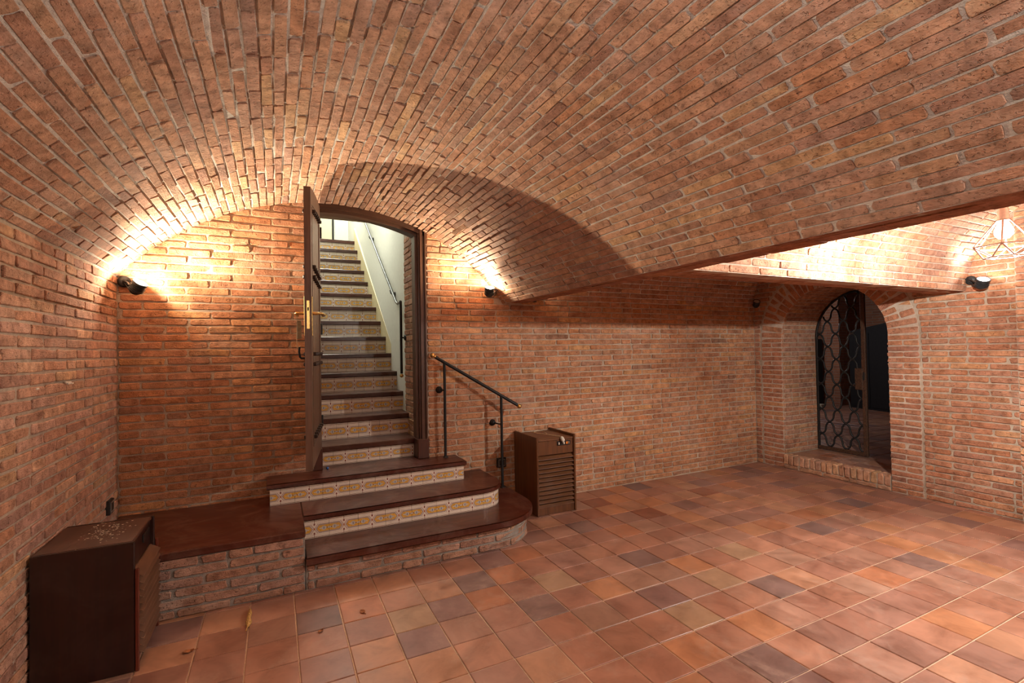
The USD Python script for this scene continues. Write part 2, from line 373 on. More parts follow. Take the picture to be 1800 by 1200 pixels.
mat_plain('limewash', (0.66, 0.58, 0.47), 0.95, bump=0.004, scale=90, var=0.1)
mat_plain('dark_panel', (0.007, 0.006, 0.007), 0.85, var=0.3)
mat_plain('pale_box', (0.45, 0.40, 0.30), 0.7, var=0.1)
mat_plain('lens_off', (0.42, 0.36, 0.28), 0.2, var=0.1)

def mat_emit(name, col, strength):
    LOOK[name] = usdkit.material(stage, '/World/Looks/'+name, {'e': ('emission', {'color': col, 'strength': strength})}, [], surface='e.emission')
mat_emit('lens_lit', (1.0, 0.88, 0.70), 12.0); mat_emit('bulb_lit', (1.0, 0.92, 0.80), 12.0)

def mat_riser():
    """Printed ornament of a stair tile: a star in the middle, half a yellow cartouche at each end."""
    g = G(); uv = g.add('texture_coordinate', 'UV'); u = g.add('separate_xyz', 'x', {}, vector=uv); v = g.add('separate_xyz', 'y', {}, vector=uv)
    p = g.pos(); n = g.noise(p, 90.0, 3.0, 0.6); wob = g.m('multiply', g.m('subtract', g.noise(p, 220.0, 2.0), 0.5), 0.020)
    dx = g.m('multiply', g.m('absolute', g.m('subtract', u, 0.5)), 0.83)       # from the star, tile units
    x = g.m('subtract', 0.415, dx); y = g.m('absolute', g.m('multiply', g.m('subtract', v, 0.47), 0.47)); yy = g.m('add', y, wob); xx = g.m('add', x, wob)
    d = g.m('maximum', g.m('subtract', yy, 0.106), g.m('subtract', g.m('add', xx, g.m('multiply', yy, 0.80)), 0.372))
    inside = g.m('less_than', d, -0.028); rim = g.m('less_than', d, 0.008)
    c = g.mix(rim, (0.66, 0.565, 0.47), (0.36, 0.27, 0.235))
    yel = g.mix(g.rng(n, 0.35, 0.65, 0, 1), (0.56, 0.27, 0.025), (0.70, 0.40, 0.085)); c = g.mix(inside, c, yel)
    def ell(cx, rx, ry): return g.m('add', g.m('power', g.m('divide', g.m('subtract', xx, cx), rx), 2.0), g.m('power', g.m('divide', yy, ry), 2.0))
    f1 = g.m('less_than', ell(0.15, 0.070, 0.050), 1.0); c = g.mix(f1, c, (0.46, 0.43, 0.40)); c = g.mix(g.m('less_than', ell(0.15, 0.018, 0.034), 1.0), c, (0.24, 0.22, 0.25))
    c = g.mix(g.m('less_than', ell(0.0, 0.085, 0.020), 1.0), c, (0.50, 0.44, 0.40)); c = g.mix(g.m('less_than', ell(0.06, 0.018, 0.014), 1.0), c, (0.17, 0.07, 0.04))
    c = g.mix(g.m('less_than', ell(0.245, 0.035, 0.014), 1.0), c, (0.50, 0.44, 0.40))
    ar = g.m('multiply', g.m('less_than', g.m('absolute', g.m('subtract', dx, g.m('multiply', yy, 0.85))), 0.014), g.m('less_than', g.m('add', dx, yy), 0.225))
    c = g.mix(ar, c, (0.42, 0.30, 0.27))
    c = g.mix(g.m('multiply', g.m('less_than', dx, 0.020), g.m('less_than', g.m('absolute', g.m('subtract', y, 0.115)), 0.024)), c, (0.20, 0.045, 0.03))
    c = g.mix(g.m('multiply', g.m('less_than', dx, 0.024), g.m('less_than', y, 0.022)), c, (0.42, 0.14, 0.06))
    c = g.mix(g.m('multiply', g.m('less_than', dx, 0.006), g.m('less_than', 0.135, y)), c, (0.16, 0.07, 0.05))
    c = g.mix(g.m('less_than', g.m('absolute', g.m('subtract', y, 0.203)), 0.007), c, (0.22, 0.13, 0.09))
    c = g.mix(g.m('multiply', g.step(g.noise(p, 12.0, 5.0, 0.7), 0.48, 0.75), 0.35), c, (0.36, 0.28, 0.21))
    g.out('riser_tile', base_color=c, roughness=0.24, specular_ior_level=0.5)
mat_riser()

# ---------------------------------------------------------------- the room's measures (tile units)
XL, YB, XR = -4.65, 5.08, 23.45
VX, VZ, VR = 1.541, 3.579, 8.082                      # main barrel vault: centre line and radius
XB0, XB1, ZB = 8.12, 9.20, 8.33                       # its right springer beam
YC0, YC1 = -4.10, -3.10                               # the cross beam between the two side bays
YS, YF = -13.3, -24.0                                 # closing walls behind the camera
COURSE, CPH = 0.2435, 8.008
def vault_z(x): return VZ+np.sqrt(np.maximum(VR**2-(np.asarray(x, float)-VX)**2, 0))
DX0, DX1, DZ0 = 0.75, 4.84, 2.12                      # the hole for the stair door
AY, AZ, AR, ARO = 1.02, 6.75, 2.45, 3.60              # the arched doorway: centre, spring, radii
def map_back(a, b, c): return np.stack([a, YB-c, b], -1)
def map_left(a, b, c): return np.stack([XL+c, a, b], -1)
def map_right(a, b, c): return np.stack([XR-c, a, b], -1)
def map_vault(a, b, c):
    th = a/VR; r = VR-c; return np.stack([VX+r*np.sin(th), b, VZ+r*np.cos(th)], -1)
def courses(z0, z1):
    k = math.ceil((CPH-z1)/COURSE-1e-6); out = []
    z = CPH-k*COURSE
    while z > z0+0.03:
        out.append((max(z-COURSE, z0), z, k)); z -= COURSE; k += 1
    return out

# ---------------------------------------------------------------- floor
fl = struct('floor', 'terracotta tile floor of the vaulted cellar with pale grout', 'floor')
mk(fl, 'grout', *chbox(XL-0.5, XR+0.6, YF-0.5, YB+0.5, -0.8, -0.022, 0.01), 'grout')
TILE_T = np.array([0.90, 0.90, 0.93])*np.array([(0.35, 0.160, 0.100), (0.38, 0.180, 0.112), (0.32, 0.150, 0.100), (0.41, 0.205, 0.120), (0.31, 0.155, 0.110), (0.36, 0.185, 0.125), (0.42, 0.195, 0.100), (0.25, 0.135, 0.110), (0.19, 0.120, 0.110), (0.34, 0.185, 0.125), (0.40, 0.160, 0.080)])
TILE_W = np.array([9, 9, 8, 6, 7, 7, 3, 3, 0.7, 4, 4]); TILE_W = TILE_W/TILE_W.sum()
rects = []
for i in range(-5, 24):
    for j in range(-25, 6):
        x0, x1, y0, y1 = max(i, XL), min(i+1, XR), j, min(j+1, YB)
        if x1-x0 < 0.08 or y1-y0 < 0.06 or (x1 < 7.0 and y0 > 1.4): continue
        rects.append((x0+0.014, x1-0.014, y0+0.014, y1-0.014))
V, F = pieces(rects, lambda a, b, c: np.stack([a, b, c], -1), (-0.002, 0.002), 0.10, 0.012, 0.002, 0, dense=False)
tt = TILE_T[rng.choice(len(TILE_T), len(V), p=TILE_W)]*(0.9+0.2*rng.random((len(V), 1)))
# the odd ones out, by their place in the floor: slate grey, orange, oxblood and buff tiles
special = {}
for c, l in (((0.195, 0.115, 0.098), [(4, -1), (5, -3), (8, -7), (11, -5), (9, -2), (16, -3), (0, -1), (16, -6), (9, 1)]), ((0.41, 0.180, 0.090), [(9, -6), (7, -6), (10, -3), (13, 2), (11, 2), (12, 3), (13, -8), (17, -5), (13, 4)]),
             ((0.24, 0.085, 0.050), [(11, 3), (16, 2), (12, 1), (10, 2)]), ((0.34, 0.205, 0.125), [(12, -3), (10, -4), (6, -2), (8, -5), (2, -2)])):
    for q in l: special[q] = c
for i, v in enumerate(V):
    q = (int(math.floor(v[:, 0].mean())), int(math.floor(v[:, 1].mean())))
    if q in special: tt[i] = special[q]
emit(fl, 'tile', V, F, tt, 'floor_tile')

# ---------------------------------------------------------------- back wall
wb = struct('wall_back', 'long brick end wall with the studded stair door in it', 'wall')
slabs = [chbox(XL-1.5, DX0, YB, YB+1.2, -0.5, 12.2, 0.001), chbox(DX1, XR+2.5, YB, YB+1.2, -0.5, 12.2, 0.001),
         chbox(DX0, DX1, YB, YB+1.2, -0.5, DZ0, 0.001), chbox(DX0, DX1, YB+0.25, YB+1.2, 11.42, 12.2, 0.001)]
mk(wb, 'mortar', *join(slabs), 'mortar')
rects = []
for z0, z1, k in courses(0.0, 11.9):
    ph = -4.027+(0.588 if k % 2 else 0.0)+rng.normal(0, 0.03)
    for a0, a1 in ([(XL+0.02, DX0-0.05), (DX1+0.02, XR)] if z1 > 2.3 else [(XL+0.02, XR)]):
        for r in course_rects(a0, a1, z0, z1, phase=ph):
            if r[0] < 8.1 and r[2] > vault_z(min(max((r[0]+r[1])/2, r[0]), r[1]))+0.12: continue
            if r[0] > 8.1 and (r[2] > 8.7 or (r[0] < 9.2 and r[2] > 8.35)): continue
            if r[1] < 7.0 and r[3] < 1.55: continue
            if -0.6 < r[0] and r[1] < 5.9 and r[3] < 2.25: continue
            rects.append(r)
V, F = pieces(rects, map_back); emit(wb, 'brick', V, F, brick_tints(len(V), (1.03, 0.965, 0.82)), 'brick')  # orange cast of the warm lamps is put into these tints

# ---------------------------------------------------------------- left wall
wl = struct('wall_left', 'brick side wall on which the vault springs, behind the dark louvred cabinet', 'wall')
mk(wl, 'mortar', *chbox(XL-1.2, XL, YF-0.5, YB+0.6, -0.5, 9.6, 0.001), 'mortar')
rects = []
for z0, z1, k in courses(0.0, 8.76):
    ph = YB-1.18*(0.35 if k % 2 else 0.85)+rng.normal(0, 0.04); rects += course_rects(-14.0, YB-0.02, z0, z1, phase=ph)
V, F = pieces(rects, map_left); emit(wl, 'brick', V, F, brick_tints(len(V), (1.02, 1.06, 1.12)), 'brick')

# ---------------------------------------------------------------- main vault
ce = struct('ceiling', 'great brick barrel vault arching over the main room', 'ceiling')
SL, SR = VR*math.asin((XL-VX)/VR), VR*math.asin((XB0-VX)/VR)
th = np.linspace(SL/VR-0.06, SR/VR, 90); ys = np.array([YB+0.35, YF-0.3])
prof = [(VX+VR*math.sin(t), VZ+VR*math.cos(t)) for t in th]; prof_o = [(VX+(VR+0.9)*math.sin(t), VZ+(VR+0.9)*math.cos(t)) for t in th]
ring = prof+prof_o[::-1]; n = len(ring)
Vv = np.array([(x, y, z) for y in ys for x, z in ring]); Fv = []
for i in range(n):
    j = (i+1) % n; Fv += [[i, j, n+j], [i, n+j, n+i]]
for i in range(len(th)-1):
    a, b, c, d = i, i+1, n-2-i, n-1-i
    Fv += [[a, c, b], [a, d, c], [n+a, n+b, n+c], [n+a, n+c, n+d]]
mk(ce, 'mortar', Vv, Fv, 'mortar_vault')
bounds = [SR]; s = SR
while s > SL+0.05:
    w = 0.19 if s > 7.2 else (0.195 if s > 3.2 else (0.185 if s > 0.95 else 0.232))
    s -= w*(1+rng.normal(0, 0.03)); bounds.append(max(s, SL))
rects = []
for i in range(len(bounds)-1):
    s1, s0 = bounds[i], bounds[i+1]; jn = 0.034 if s0 > 0.95 else 0.048
    if s1-s0 < 0.08: continue
    for r in course_rects(-15.5, YB, s0, s1, joint=0.05, phase=(0.59 if i % 2 else 0.0)+rng.normal(0, 0.07)):
        rects.append((r[2]-0.025+jn/2, r[3]+0.025-jn/2, r[0], r[1]))
V, F = pieces(rects, map_vault, (0.012, 0.036), bevel=0.007, jit=0.008, cut=0.03); emit(ce, 'brick', V, F, brick_tints(len(V), (0.97, 1.06, 1.13)), 'brick_vault')

# ---------------------------------------------------------------- springer beams
bm = struct('beam', 'low brick springer beam along the right edge of the great vault', 'beam')
mk(bm, 'mortar', *chbox(XB0-0.02, XB1, YF, YB+0.3, ZB+0.02, 9.9, 0.001), 'mortar')
rects = []
for a0, a1, ph in ((XB0, (XB0+XB1)/2, 0.2), ((XB0+XB1)/2, XB1, 0.8)):
    rects += [(a0+0.008, a1-0.008, r[0], r[1]) for r in course_rects(-15.5, YB, 0, 1, joint=0.022, phase=ph)]
V, F = pieces(rects, lambda a, b, c: np.stack([a, b, ZB+0.02-c], -1), (0.012, 0.024), jit=0.005, bevel=0.012); emit(bm, 'brick', V, F, brick_tints(len(V), (0.8, 0.72, 0.7)), 'brick')
bm2 = struct('beam', 'brick cross beam between the bright bay and the bay before the gate', 'beam')
mk(bm2, 'mortar', *chbox(XB1-0.02, XR+0.1, YC0, YC1, ZB+0.02, 9.9, 0.001), 'mortar')
rects = []
for b0, b1, ph in ((YC0, (YC0+YC1)/2, 0.2), ((YC0+YC1)/2, YC1, 0.8)):
    rects += [(r[0], r[1], b0+0.008, b1-0.008) for r in course_rects(XB1, XR, 0, 1, joint=0.022, phase=ph)]
V, F = pieces(rects, lambda a, b, c: np.stack([a, b, ZB+0.02-c], -1), (0.012, 0.024), jit=0.005, bevel=0.012); emit(bm2, 'brick', V, F, brick_tints(len(V), (0.8, 0.72, 0.7)), 'brick')

# ---------------------------------------------------------------- side-bay vaults (elliptical barrels along x)
def side_vault(label, y0, y1, rise, brick, mortar, z0=ZB, x0=XB1, x1=XR):
    c = struct('ceiling', label, 'ceiling'); yc, a = (y0+y1)/2, (y1-y0)/2
    t = np.linspace(0, math.pi, 721); py, pz = yc+a*np.cos(t), z0+rise*np.sin(t)
    arc = np.concatenate([[0], np.cumsum(np.hypot(np.diff(py), np.diff(pz)))]); L = arc[-1]
    def mp(A, B, C):                                 # A along x, B along the arc from the north springing
        tt_ = np.interp(B, arc, t); y, z = yc+a*np.cos(tt_), z0+rise*np.sin(tt_)
        nx, nz = -np.cos(tt_)/a, -np.sin(tt_)/rise; q = np.hypot(nx, nz)
        return np.stack([A, y+C*nx/q, z+C*nz/q], -1)
    bs = np.linspace(0, L, 60); inner = mp(np.zeros(60), bs, np.zeros(60)); outer = mp(np.zeros(60), bs, np.full(60, -0.5))
    ringp = np.vstack([inner, outer[::-1]]); m = len(ringp)
    Vv = np.vstack([ringp+[x0-0.05, 0, 0], ringp+[x1+0.1, 0, 0]]); Fv = []
    for i in range(m):
        j = (i+1) % m; Fv += [[i, j, m+j], [i, m+j, m+i]]
    mk(c, 'mortar', Vv, Fv, mortar)
    rc = []; nb = int(L/0.225)
    for i in range(nb):
        rc += course_rects(x0, x1, L*i/nb, L*(i+1)/nb, joint=0.042, phase=(0.59 if i % 2 else 0)+rng.normal(0, 0.06))
    V, F = pieces(rc, mp, (0.02, 0.05), jit=0.009); emit(c, 'brick', V, F, brick_tints(len(V), (1.02, 1.06, 1.1)), brick)
side_vault('brightly lit brick vault of the side bay above the wire pendant lamp', -12.3, YC0, 3.4, 'brick_bay', 'mortar_bay')
side_vault('shaded brick vault of the side bay in front of the iron gate', YC1, YB, 3.3, 'brick_vault', 'mortar_vault', z0=8.5)

# ---------------------------------------------------------------- right wall with the arched doorway
wr = struct('wall_right', 'brick wall at the right with the arched gateway through it', 'wall')
WT = 2.95                                            # wall thickness
out = Polygon([(YS-0.5, -0.5), (YB+0.5, -0.5), (YB+0.5, 12.2), (YS-0.5, 12.2)])
arch = [(AY-AR, -0.6)]+[(AY-AR*math.cos(t), AZ+AR*math.sin(t)) for t in np.linspace(0, math.pi, 40)]+[(AY+AR, -0.6)]
v, f = prism(out.difference(Polygon(arch)), 0, WT)
mk(wr, 'mortar', np.stack([XR+v[:, 2], v[:, 0], v[:, 1]], -1), f[:, ::-1], 'mortar')
rects = []
def ring_w(z): return math.sqrt(max(ARO**2-max(z-AZ, 0)**2, 0)) if z < AZ+ARO else 0
PX, PY0, PY1 = 0.42, -5.62, -7.6                      # the pier at the right edge of the view
for z0, z1, k in courses(0.0, 11.9):
    w = max(ring_w(z0), ring_w(z1)); ph = (0.59 if k % 2 else 0)+rng.normal(0, 0.04)
    spans = [(YS, AY-w-0.05), (AY+w+0.05, YB-0.02)] if w > 0 else [(YS, YB-0.02)]
    for a0, a1 in spans:
        for r in course_rects(a0, a1, z0, z1, joint=0.055, phase=ph):
            if r[1] < PY0 and r[0] > PY1: continue
            rects.append(r)
V, F = pieces(rects, map_right); emit(wr, 'brick', V, F, brick_tints(len(V), (1.0, 0.90, 0.84)), 'brick')
# pier
mk(wr, 'pier_core', *chbox(XR-PX+0.03, XR+0.1, PY1, PY0, 0, 11.9, 0.001), 'mortar')
rects = []
for z0, z1, k in courses(0.0, 11.9):
    rects += course_rects(PY1, PY0, z0, z1, joint=0.055, phase=PY0-(0.59 if k % 2 else 1.18))
V, F = pieces(rects, lambda a, b, c: np.stack([XR-PX-c, a, b], -1)); emit(wr, 'pier_brick', V, F, brick_tints(len(V), (1.05, 1.02, 1.0)), 'brick', limit=60)
# ring of voussoirs and the legs under it, in a paler mortar
rg = Polygon([(AY-ARO, 0), (AY-AR-0.01, 0)]+[(AY-(AR+0.01)*math.cos(t), AZ+(AR+0.01)*math.sin(t)) for t in np.linspace(0, math.pi, 40)]+[(AY+AR+0.01, 0), (AY+ARO, 0)]+[(AY+ARO*math.cos(t), AZ+ARO*math.sin(t)) for t in np.linspace(0, math.pi, 40)])
v, f = prism(rg, -0.014, 0.05); mk(wr, 'arch_mortar', np.stack([XR+v[:, 2], v[:, 0], v[:, 1]], -1), f[:, ::-1], 'mortar_bay')
NV = 29; rects = []
for i in range(NV):
    t0, t1 = math.pi*i/NV, math.pi*(i+1)/NV
    if rng.random() < 0.4: rects += [(t0, t1, AR+0.0, AR+0.55), (t0, t1, AR+0.60, ARO-0.02)]
    else: rects.append((t0, t1, AR+0.0, ARO-0.02))
R_ = np.array(rects); R3 = R_.copy(); R3[:, 0] = R_[:, 0]*3.0+0.022; R3[:, 1] = R_[:, 1]*3.0-0.022
def map_ring(a, b, c):                                # bricks keep their width, so the joints widen outwards
    t = a/3.0; mid = (np.round(t*NV/math.pi-0.5)+0.5)*math.pi/NV
    t = mid+(t-mid)*3.0/np.maximum(b, 2.0)*0.86
    return np.stack([XR-0.012-c, AY+b*np.cos(t), AZ+b*np.sin(t)], -1)
V, F = pieces(R3, map_ring, (0.0, 0.03), 0.2, 0.02, 0.008, 0.04)
emit(wr, 'arch_brick', V, F, brick_tints(len(V), (1.0, 0.88, 0.82)), 'brick')
rects = []
for k in range(28):
    z0, z1 = AZ*k/28, AZ*(k+1)/28
    for sgn in (-1, 1):
        lo, hi = AY+sgn*AR, AY+sgn*(ARO-0.02)
        a0, a1 = min(lo, hi), max(lo, hi)
        if k % 2: rects.append((a0, a1, z0+0.028, z1-0.028))
        else: rects += [(a0, (a0+a1)/2-0.02, z0+0.028, z1-0.028), ((a0+a1)/2+0.02, a1, z0+0.028, z1-0.028)]
V, F = pieces(rects, lambda a, b, c: np.stack([XR-0.012-c, a, b], -1), (0.01, 0.04), 0.2, cut=0.05); emit(wr, 'jamb_brick', V, F, brick_tints(len(V), (1.0, 0.88, 0.82)), 'brick')
# bricks inside the opening: north and south reveal, then the soffit
rects = []
for k in range(25):
    z0, z1 = 0.7+(AZ-0.7)*k/25, 0.7+(AZ-0.7)*(k+1)/25
    rects += course_rects(XR+0.02, XR+WT, z0, z1, joint=0.05, phase=0.59 if k % 2 else 0.0)
V, F = pieces(rects, lambda a, b, c: np.stack([a, AY+AR-c, b], -1), (0.015, 0.04)); emit(wr, 'reveal_brick', V, F, brick_tints(len(V), (0.95, 0.95, 0.95)), 'brick', limit=120)
V, F = pieces(rects, lambda a, b, c: np.stack([a, AY-AR+c, b], -1), (0.015, 0.04)); emit(wr, 'reveal_brick', V, F, brick_tints(len(V), (0.95, 0.95, 0.95)), 'brick', limit=0, mass='far_side')
rects = []
for i in range(34):
    b0, b1 = math.pi*AR*i/34, math.pi*AR*(i+1)/34; rects += course_rects(XR+0.02, XR+WT, b0, b1, joint=0.05, phase=0.59 if i % 2 else 0.0)
V, F = pieces(rects, lambda a, b, c: np.stack([a, AY+(AR-c)*np.cos(b/AR), AZ+(AR-c)*np.sin(b/AR)], -1), (0.015, 0.035)); emit(wr, 'soffit_brick', V, F, brick_tints(len(V), (0.95, 0.95, 0.95)), 'brick', limit=80)

# threshold of the gateway: a base course, upright bricks, a tiled top
ts = struct('trim_1', 'raised brick threshold with upright edge bricks under the iron gate', 'threshold')
mk(ts, 'core', *chbox(XR-0.05, XR+WT+0.1, AY-AR+0.02, AY+AR-0.02, 0, 0.655, 0.01), 'mortar')
rects = course_rects(AY-AR, AY+AR, 0.0, 0.2, joint=0.04, phase=0.3)
V, F = pieces(rects, lambda a, b, c: np.stack([XR-0.05-c, a, b], -1)); emit(ts, 'brick', V, F, brick_tints(len(V), (1, 1.05, 1.0)), 'brick_step')
NS = 18; rects = [(AY-AR+2*AR*i/NS+0.022, AY-AR+2*AR*(i+1)/NS-0.022, 0.22, 0.70) for i in range(NS)]
V, F = pieces(rects, lambda a, b, c: np.stack([XR-0.08-c, a, b], -1), (0.0, 0.06), 0.45, 0.03, 0.012, 0.05); emit(ts, 'upright_brick', V, F, brick_tints(len(V), (1.15, 1.2, 1.15)), 'brick_step')
rects = [(XR+0.42+0.85*i+0.015, XR+0.42+0.85*(i+1)-0.015, AY-AR+2*AR*j/5+0.015, AY-AR+2*AR*(j+1)/5-0.015) for i in range(3) for j in range(5)]
V, F = pieces(rects, lambda a, b, c: np.stack([a, b, 0.68+c], -1), (0.0, 0.004), 0.06, 0.012, 0.002, 0, dense=False)
emit(ts, 'tile', V, F, TILE_T[rng.choice(len(TILE_T), len(V), p=TILE_W)]*0.85, 'floor_tile')

# ---------------------------------------------------------------- closing walls outside the view
w = struct('wall_front', 'brick end wall behind the viewpoint', 'wall'); mk(w, 'brickwork', *chbox(XL-1, XB1+0.5, YF-0.8, YF, -0.5, 12.4, 0.001), 'far_brick')
w = struct('wall_side', 'brick wall under the springer beam beside the viewpoint', 'wall'); mk(w, 'brickwork', *chbox(XB0, XB1, YF, YS-0.2, -0.1, ZB+0.05, 0.001), 'far_brick')
w = struct('wall_bay', 'brick wall closing the side bay at its near end', 'wall'); mk(w, 'brickwork', *join([chbox(XB1-0.1, XR+0.1, YS-0.8, YS, -0.1, 12.4, 0.001), chbox(XB1, XR+0.1, YS, -12.3, ZB, 9.9, 0.001)]), 'far_brick')
w = struct('wall_lunette', 'brick lunette wall standing on the springer beam above the side bays', 'wall'); mk(w, 'brickwork', *chbox(XB1-0.35, XB1, YS, YB+0.3, 9.5, 12.4, 0.001), 'far_brick')


# ---------------------------------------------------------------- entrance steps and bench
Z1, Z2, Z3 = 0.92, 1.62, 2.30
def arc_pts(cx, cy, r, a0, a1, n=14): return [(cx+r*math.cos(t), cy+r*math.sin(t)) for t in np.linspace(math.radians(a0), math.radians(a1), n)]
def slab(poly, z0, z1, b=0.025):
    """A board with softened top and bottom edges."""
    inner = poly.buffer(-b, join_style=2)
    def ringz(p, z): return [(x, y, z) for x, y in list(p.exterior.coords)[:-1]]
    m = trimesh.creation.extrude_polygon(poly, z1-z0-2*b); m.apply_translation([0, 0, z0+b])
    parts = [(np.array(m.vertices), np.array(m.faces))]
    for za, zb in ((z1-b, z1), (z0+b, z0)):
        A, B = ringz(poly, za), ringz(inner, zb)
        if len(A) != len(B): continue
        n = len(A); Fq = []
        for i in range(n):
            j = (i+1) % n; q = [[i, j, n+j], [i, n+j, n+i]]; Fq += q if za < zb else [t[::-1] for t in q]
        parts.append((np.array(A+B), np.array(Fq)))
        m2 = trimesh.creation.extrude_polygon(inner, 0.002); m2.apply_translation([0, 0, zb-(0.002 if za < zb else 0)]); parts.append((np.array(m2.vertices), np.array(m2.faces)))
    return join(parts)
def riser_tiles(parent, path_fn, length, z0, z1, first, tiles='riser_tile', pitch=0.83):
    """Tiles along a riser; path_fn(d, c) -> (x, y) at distance d along it and c in front of it."""
    d = first
    while d < length:
        a, b = max(d, 0.0)+0.004, min(d+pitch, length)-0.004
        if b-a > 0.05:
            n = 7; dd = np.linspace(a, b, n); V = []; U = []
            for z, c, vv in ((z0, 0.0, 0), (z0, 0.045, 0), (z1, 0.045, 1), (z1, 0.0, 1)):
                for q in dd:
                    x, y = path_fn(q, c); V.append((x, y, z)); U.append(((q-d)/pitch, vv))
            F = []
            for k in range(3):
                for i in range(n-1):
                    A, B, C_, D = k*n+i, k*n+i+1, (k+1)*n+i+1, (k+1)*n+i; F += [[A, B, C_], [A, C_, D]]
            for e in (0, n-1): F += [[e, n+e, 2*n+e], [e, 2*n+e, 3*n+e]]
            mk(parent, tiles, V, F, 'riser_tile', uv=U)
        d += pitch
st = thing('entrance_steps', 'three dark wood steps with ornamental tile risers and a rounded end below the door', 'steps')
# first step: brick riser with a rounded right end
F1 = 1.10; X1E = 7.72; R1 = 1.75
foot = Polygon([(0.30, F1)]+arc_pts(X1E-R1, F1+R1, R1, -90, 0)+[(X1E, YB-0.03), (0.30, YB-0.03)])
v, f = prism(foot.buffer(-0.05).union(Polygon([(0.305, F1+0.05), (0.6, F1+0.05), (0.6, YB-0.06), (0.305, YB-0.06)])), 0.0, Z1-0.2); mk(st, 'masonry', v, f, 'mortar_step')
Ls = X1E-R1-0.30; La = R1*math.pi/2; Lt = Ls+La+(YB-F1-R1)-0.08
def path1(d, c=0.0, off=0.05):
    d = np.asarray(d, float); q = R1+c-off
    t = np.clip((d-Ls)/R1, 0, math.pi/2); ext = np.maximum(d-Ls-La, 0)
    x = np.where(d < Ls, 0.30+d, X1E-R1+q*np.sin(t)); y = np.where(d < Ls, F1+off-c, F1+R1-q*np.cos(t)+ext)
    return x, y
rects = []
for i, (z0, z1) in enumerate(((0.0, 0.235), (0.235, 0.475), (0.475, 0.70))):
    rects += course_rects(0.02, Lt, z0, z1, joint=0.055, phase=0.59*i+0.25)
V, F = pieces(rects, lambda a, b, c: np.stack([*path1(a, c), b], -1), (0.02, 0.05), 0.10); emit(st, 'brick', V, F, brick_tints(len(V), (0.80, 0.86, 0.95)), 'brick_step')
o = 0.17
t1 = Polygon([(0.31, F1-o)]+arc_pts(X1E-R1, F1+R1, R1+o, -90, 0)+[(X1E+o, YB-0.06), (0.31, YB-0.06)])
mk(st, 'tread', *slab(t1, Z1-0.215, Z1), 'tread_wood')
# second step
F2 = 2.43; X2E = 6.84; R2 = 0.85
foot2 = Polygon([(0.30, F2)]+arc_pts(X2E-R2, F2+R2, R2, -90, 0)+[(X2E, YB-0.05), (0.30, YB-0.05)])
v, f = prism(foot2.buffer(-0.02), Z1-0.1, Z2-0.2); mk(st, 'masonry', v, f, 'mortar_step')
def path2(d, c):
    L0 = X2E-R2-0.30
    if d < L0: return 0.30+d, F2-c
    t = min((d-L0)/R2, math.pi/2); ex = max(d-L0-R2*math.pi/2, 0)
    return X2E-R2+(R2+c)*math.sin(t), F2+R2-(R2+c)*math.cos(t)+ex
riser_tiles(st, path2, X2E-R2-0.30+R2*math.pi/2+(YB-F2-R2)-0.08, Z1, Z2-0.155, -0.11)
t2 = Polygon([(0.305, F2-0.12)]+arc_pts(X2E-R2, F2+R2, R2+0.12, -90, 0)+[(X2E+0.12, YB-0.06), (0.305, YB-0.06)])
mk(st, 'tread', *slab(t2, Z2-0.16, Z2), 'tread_wood')
# third step
F3 = 3.90; X3a, X3b = -0.58, 5.83
mk(st, 'masonry', *chbox(X3a+0.02, X3b-0.02, F3+0.02, YB-0.06, Z2+0.002, Z3-0.172, 0.01), 'mortar_step')
riser_tiles(st, lambda d, c: (X3a+d, F3-c), X3b-X3a, Z2, Z3-0.165, -0.11)
riser_tiles(st, lambda d, c: (X3b+c-0.02, F3+d), YB-F3-0.08, Z2, Z3-0.165, -0.3)
t3 = Polygon([(X3a-0.09, F3-0.12), (X3b+0.10, F3-0.12), (X3b+0.10, YB-0.06), (DX1-0.02, YB-0.06), (DX1-0.02, 5.585), (DX0+0.02, 5.585), (DX0+0.02, YB-0.06), (X3a-0.09, YB-0.06)])
mk(st, 'tread', *slab(t3, Z3-0.17, Z3), 'tread_wood')
# bench
be = thing('bench', 'low brick bench under a wide dark wood board left of the steps', 'bench')
mk(be, 'masonry', *chbox(XL+0.06, 0.29, F1+0.05, YB-0.06, 0.0, Z2-0.2, 0.01), 'mortar_step')
rects = []
for i, (z0, z1, k) in enumerate(courses(0.0, 1.45)):
    rects += course_rects(XL+0.05, 0.30, z0, z1, joint=0.055, phase=0.30-(0.59 if i % 2 else 0)+rng.normal(0, 0.03))
V, F = pieces(rects, lambda a, b, c: np.stack([a, F1+0.05-c, b], -1), (0.02, 0.055)); emit(be, 'brick', V, F, brick_tints(len(V), (0.84, 0.88, 0.95)), 'brick_step')
rects = [(F1+0.06, F1+1.2, z0+.03, z1-.03) for z0, z1, k in courses(Z1, 1.45)]
V, F = pieces(rects, lambda a, b, c: np.stack([0.25+c, a, b], -1), (0.02, 0.04)); emit(be, 'brick', V, F, brick_tints(len(V)), 'brick_step')
mk(be, 'bench_top', *join([chbox(XL+0.06, 0.300, F1-0.02, YB-0.06, Z2-0.19, Z2, 0.025)]), 'tread_wood')

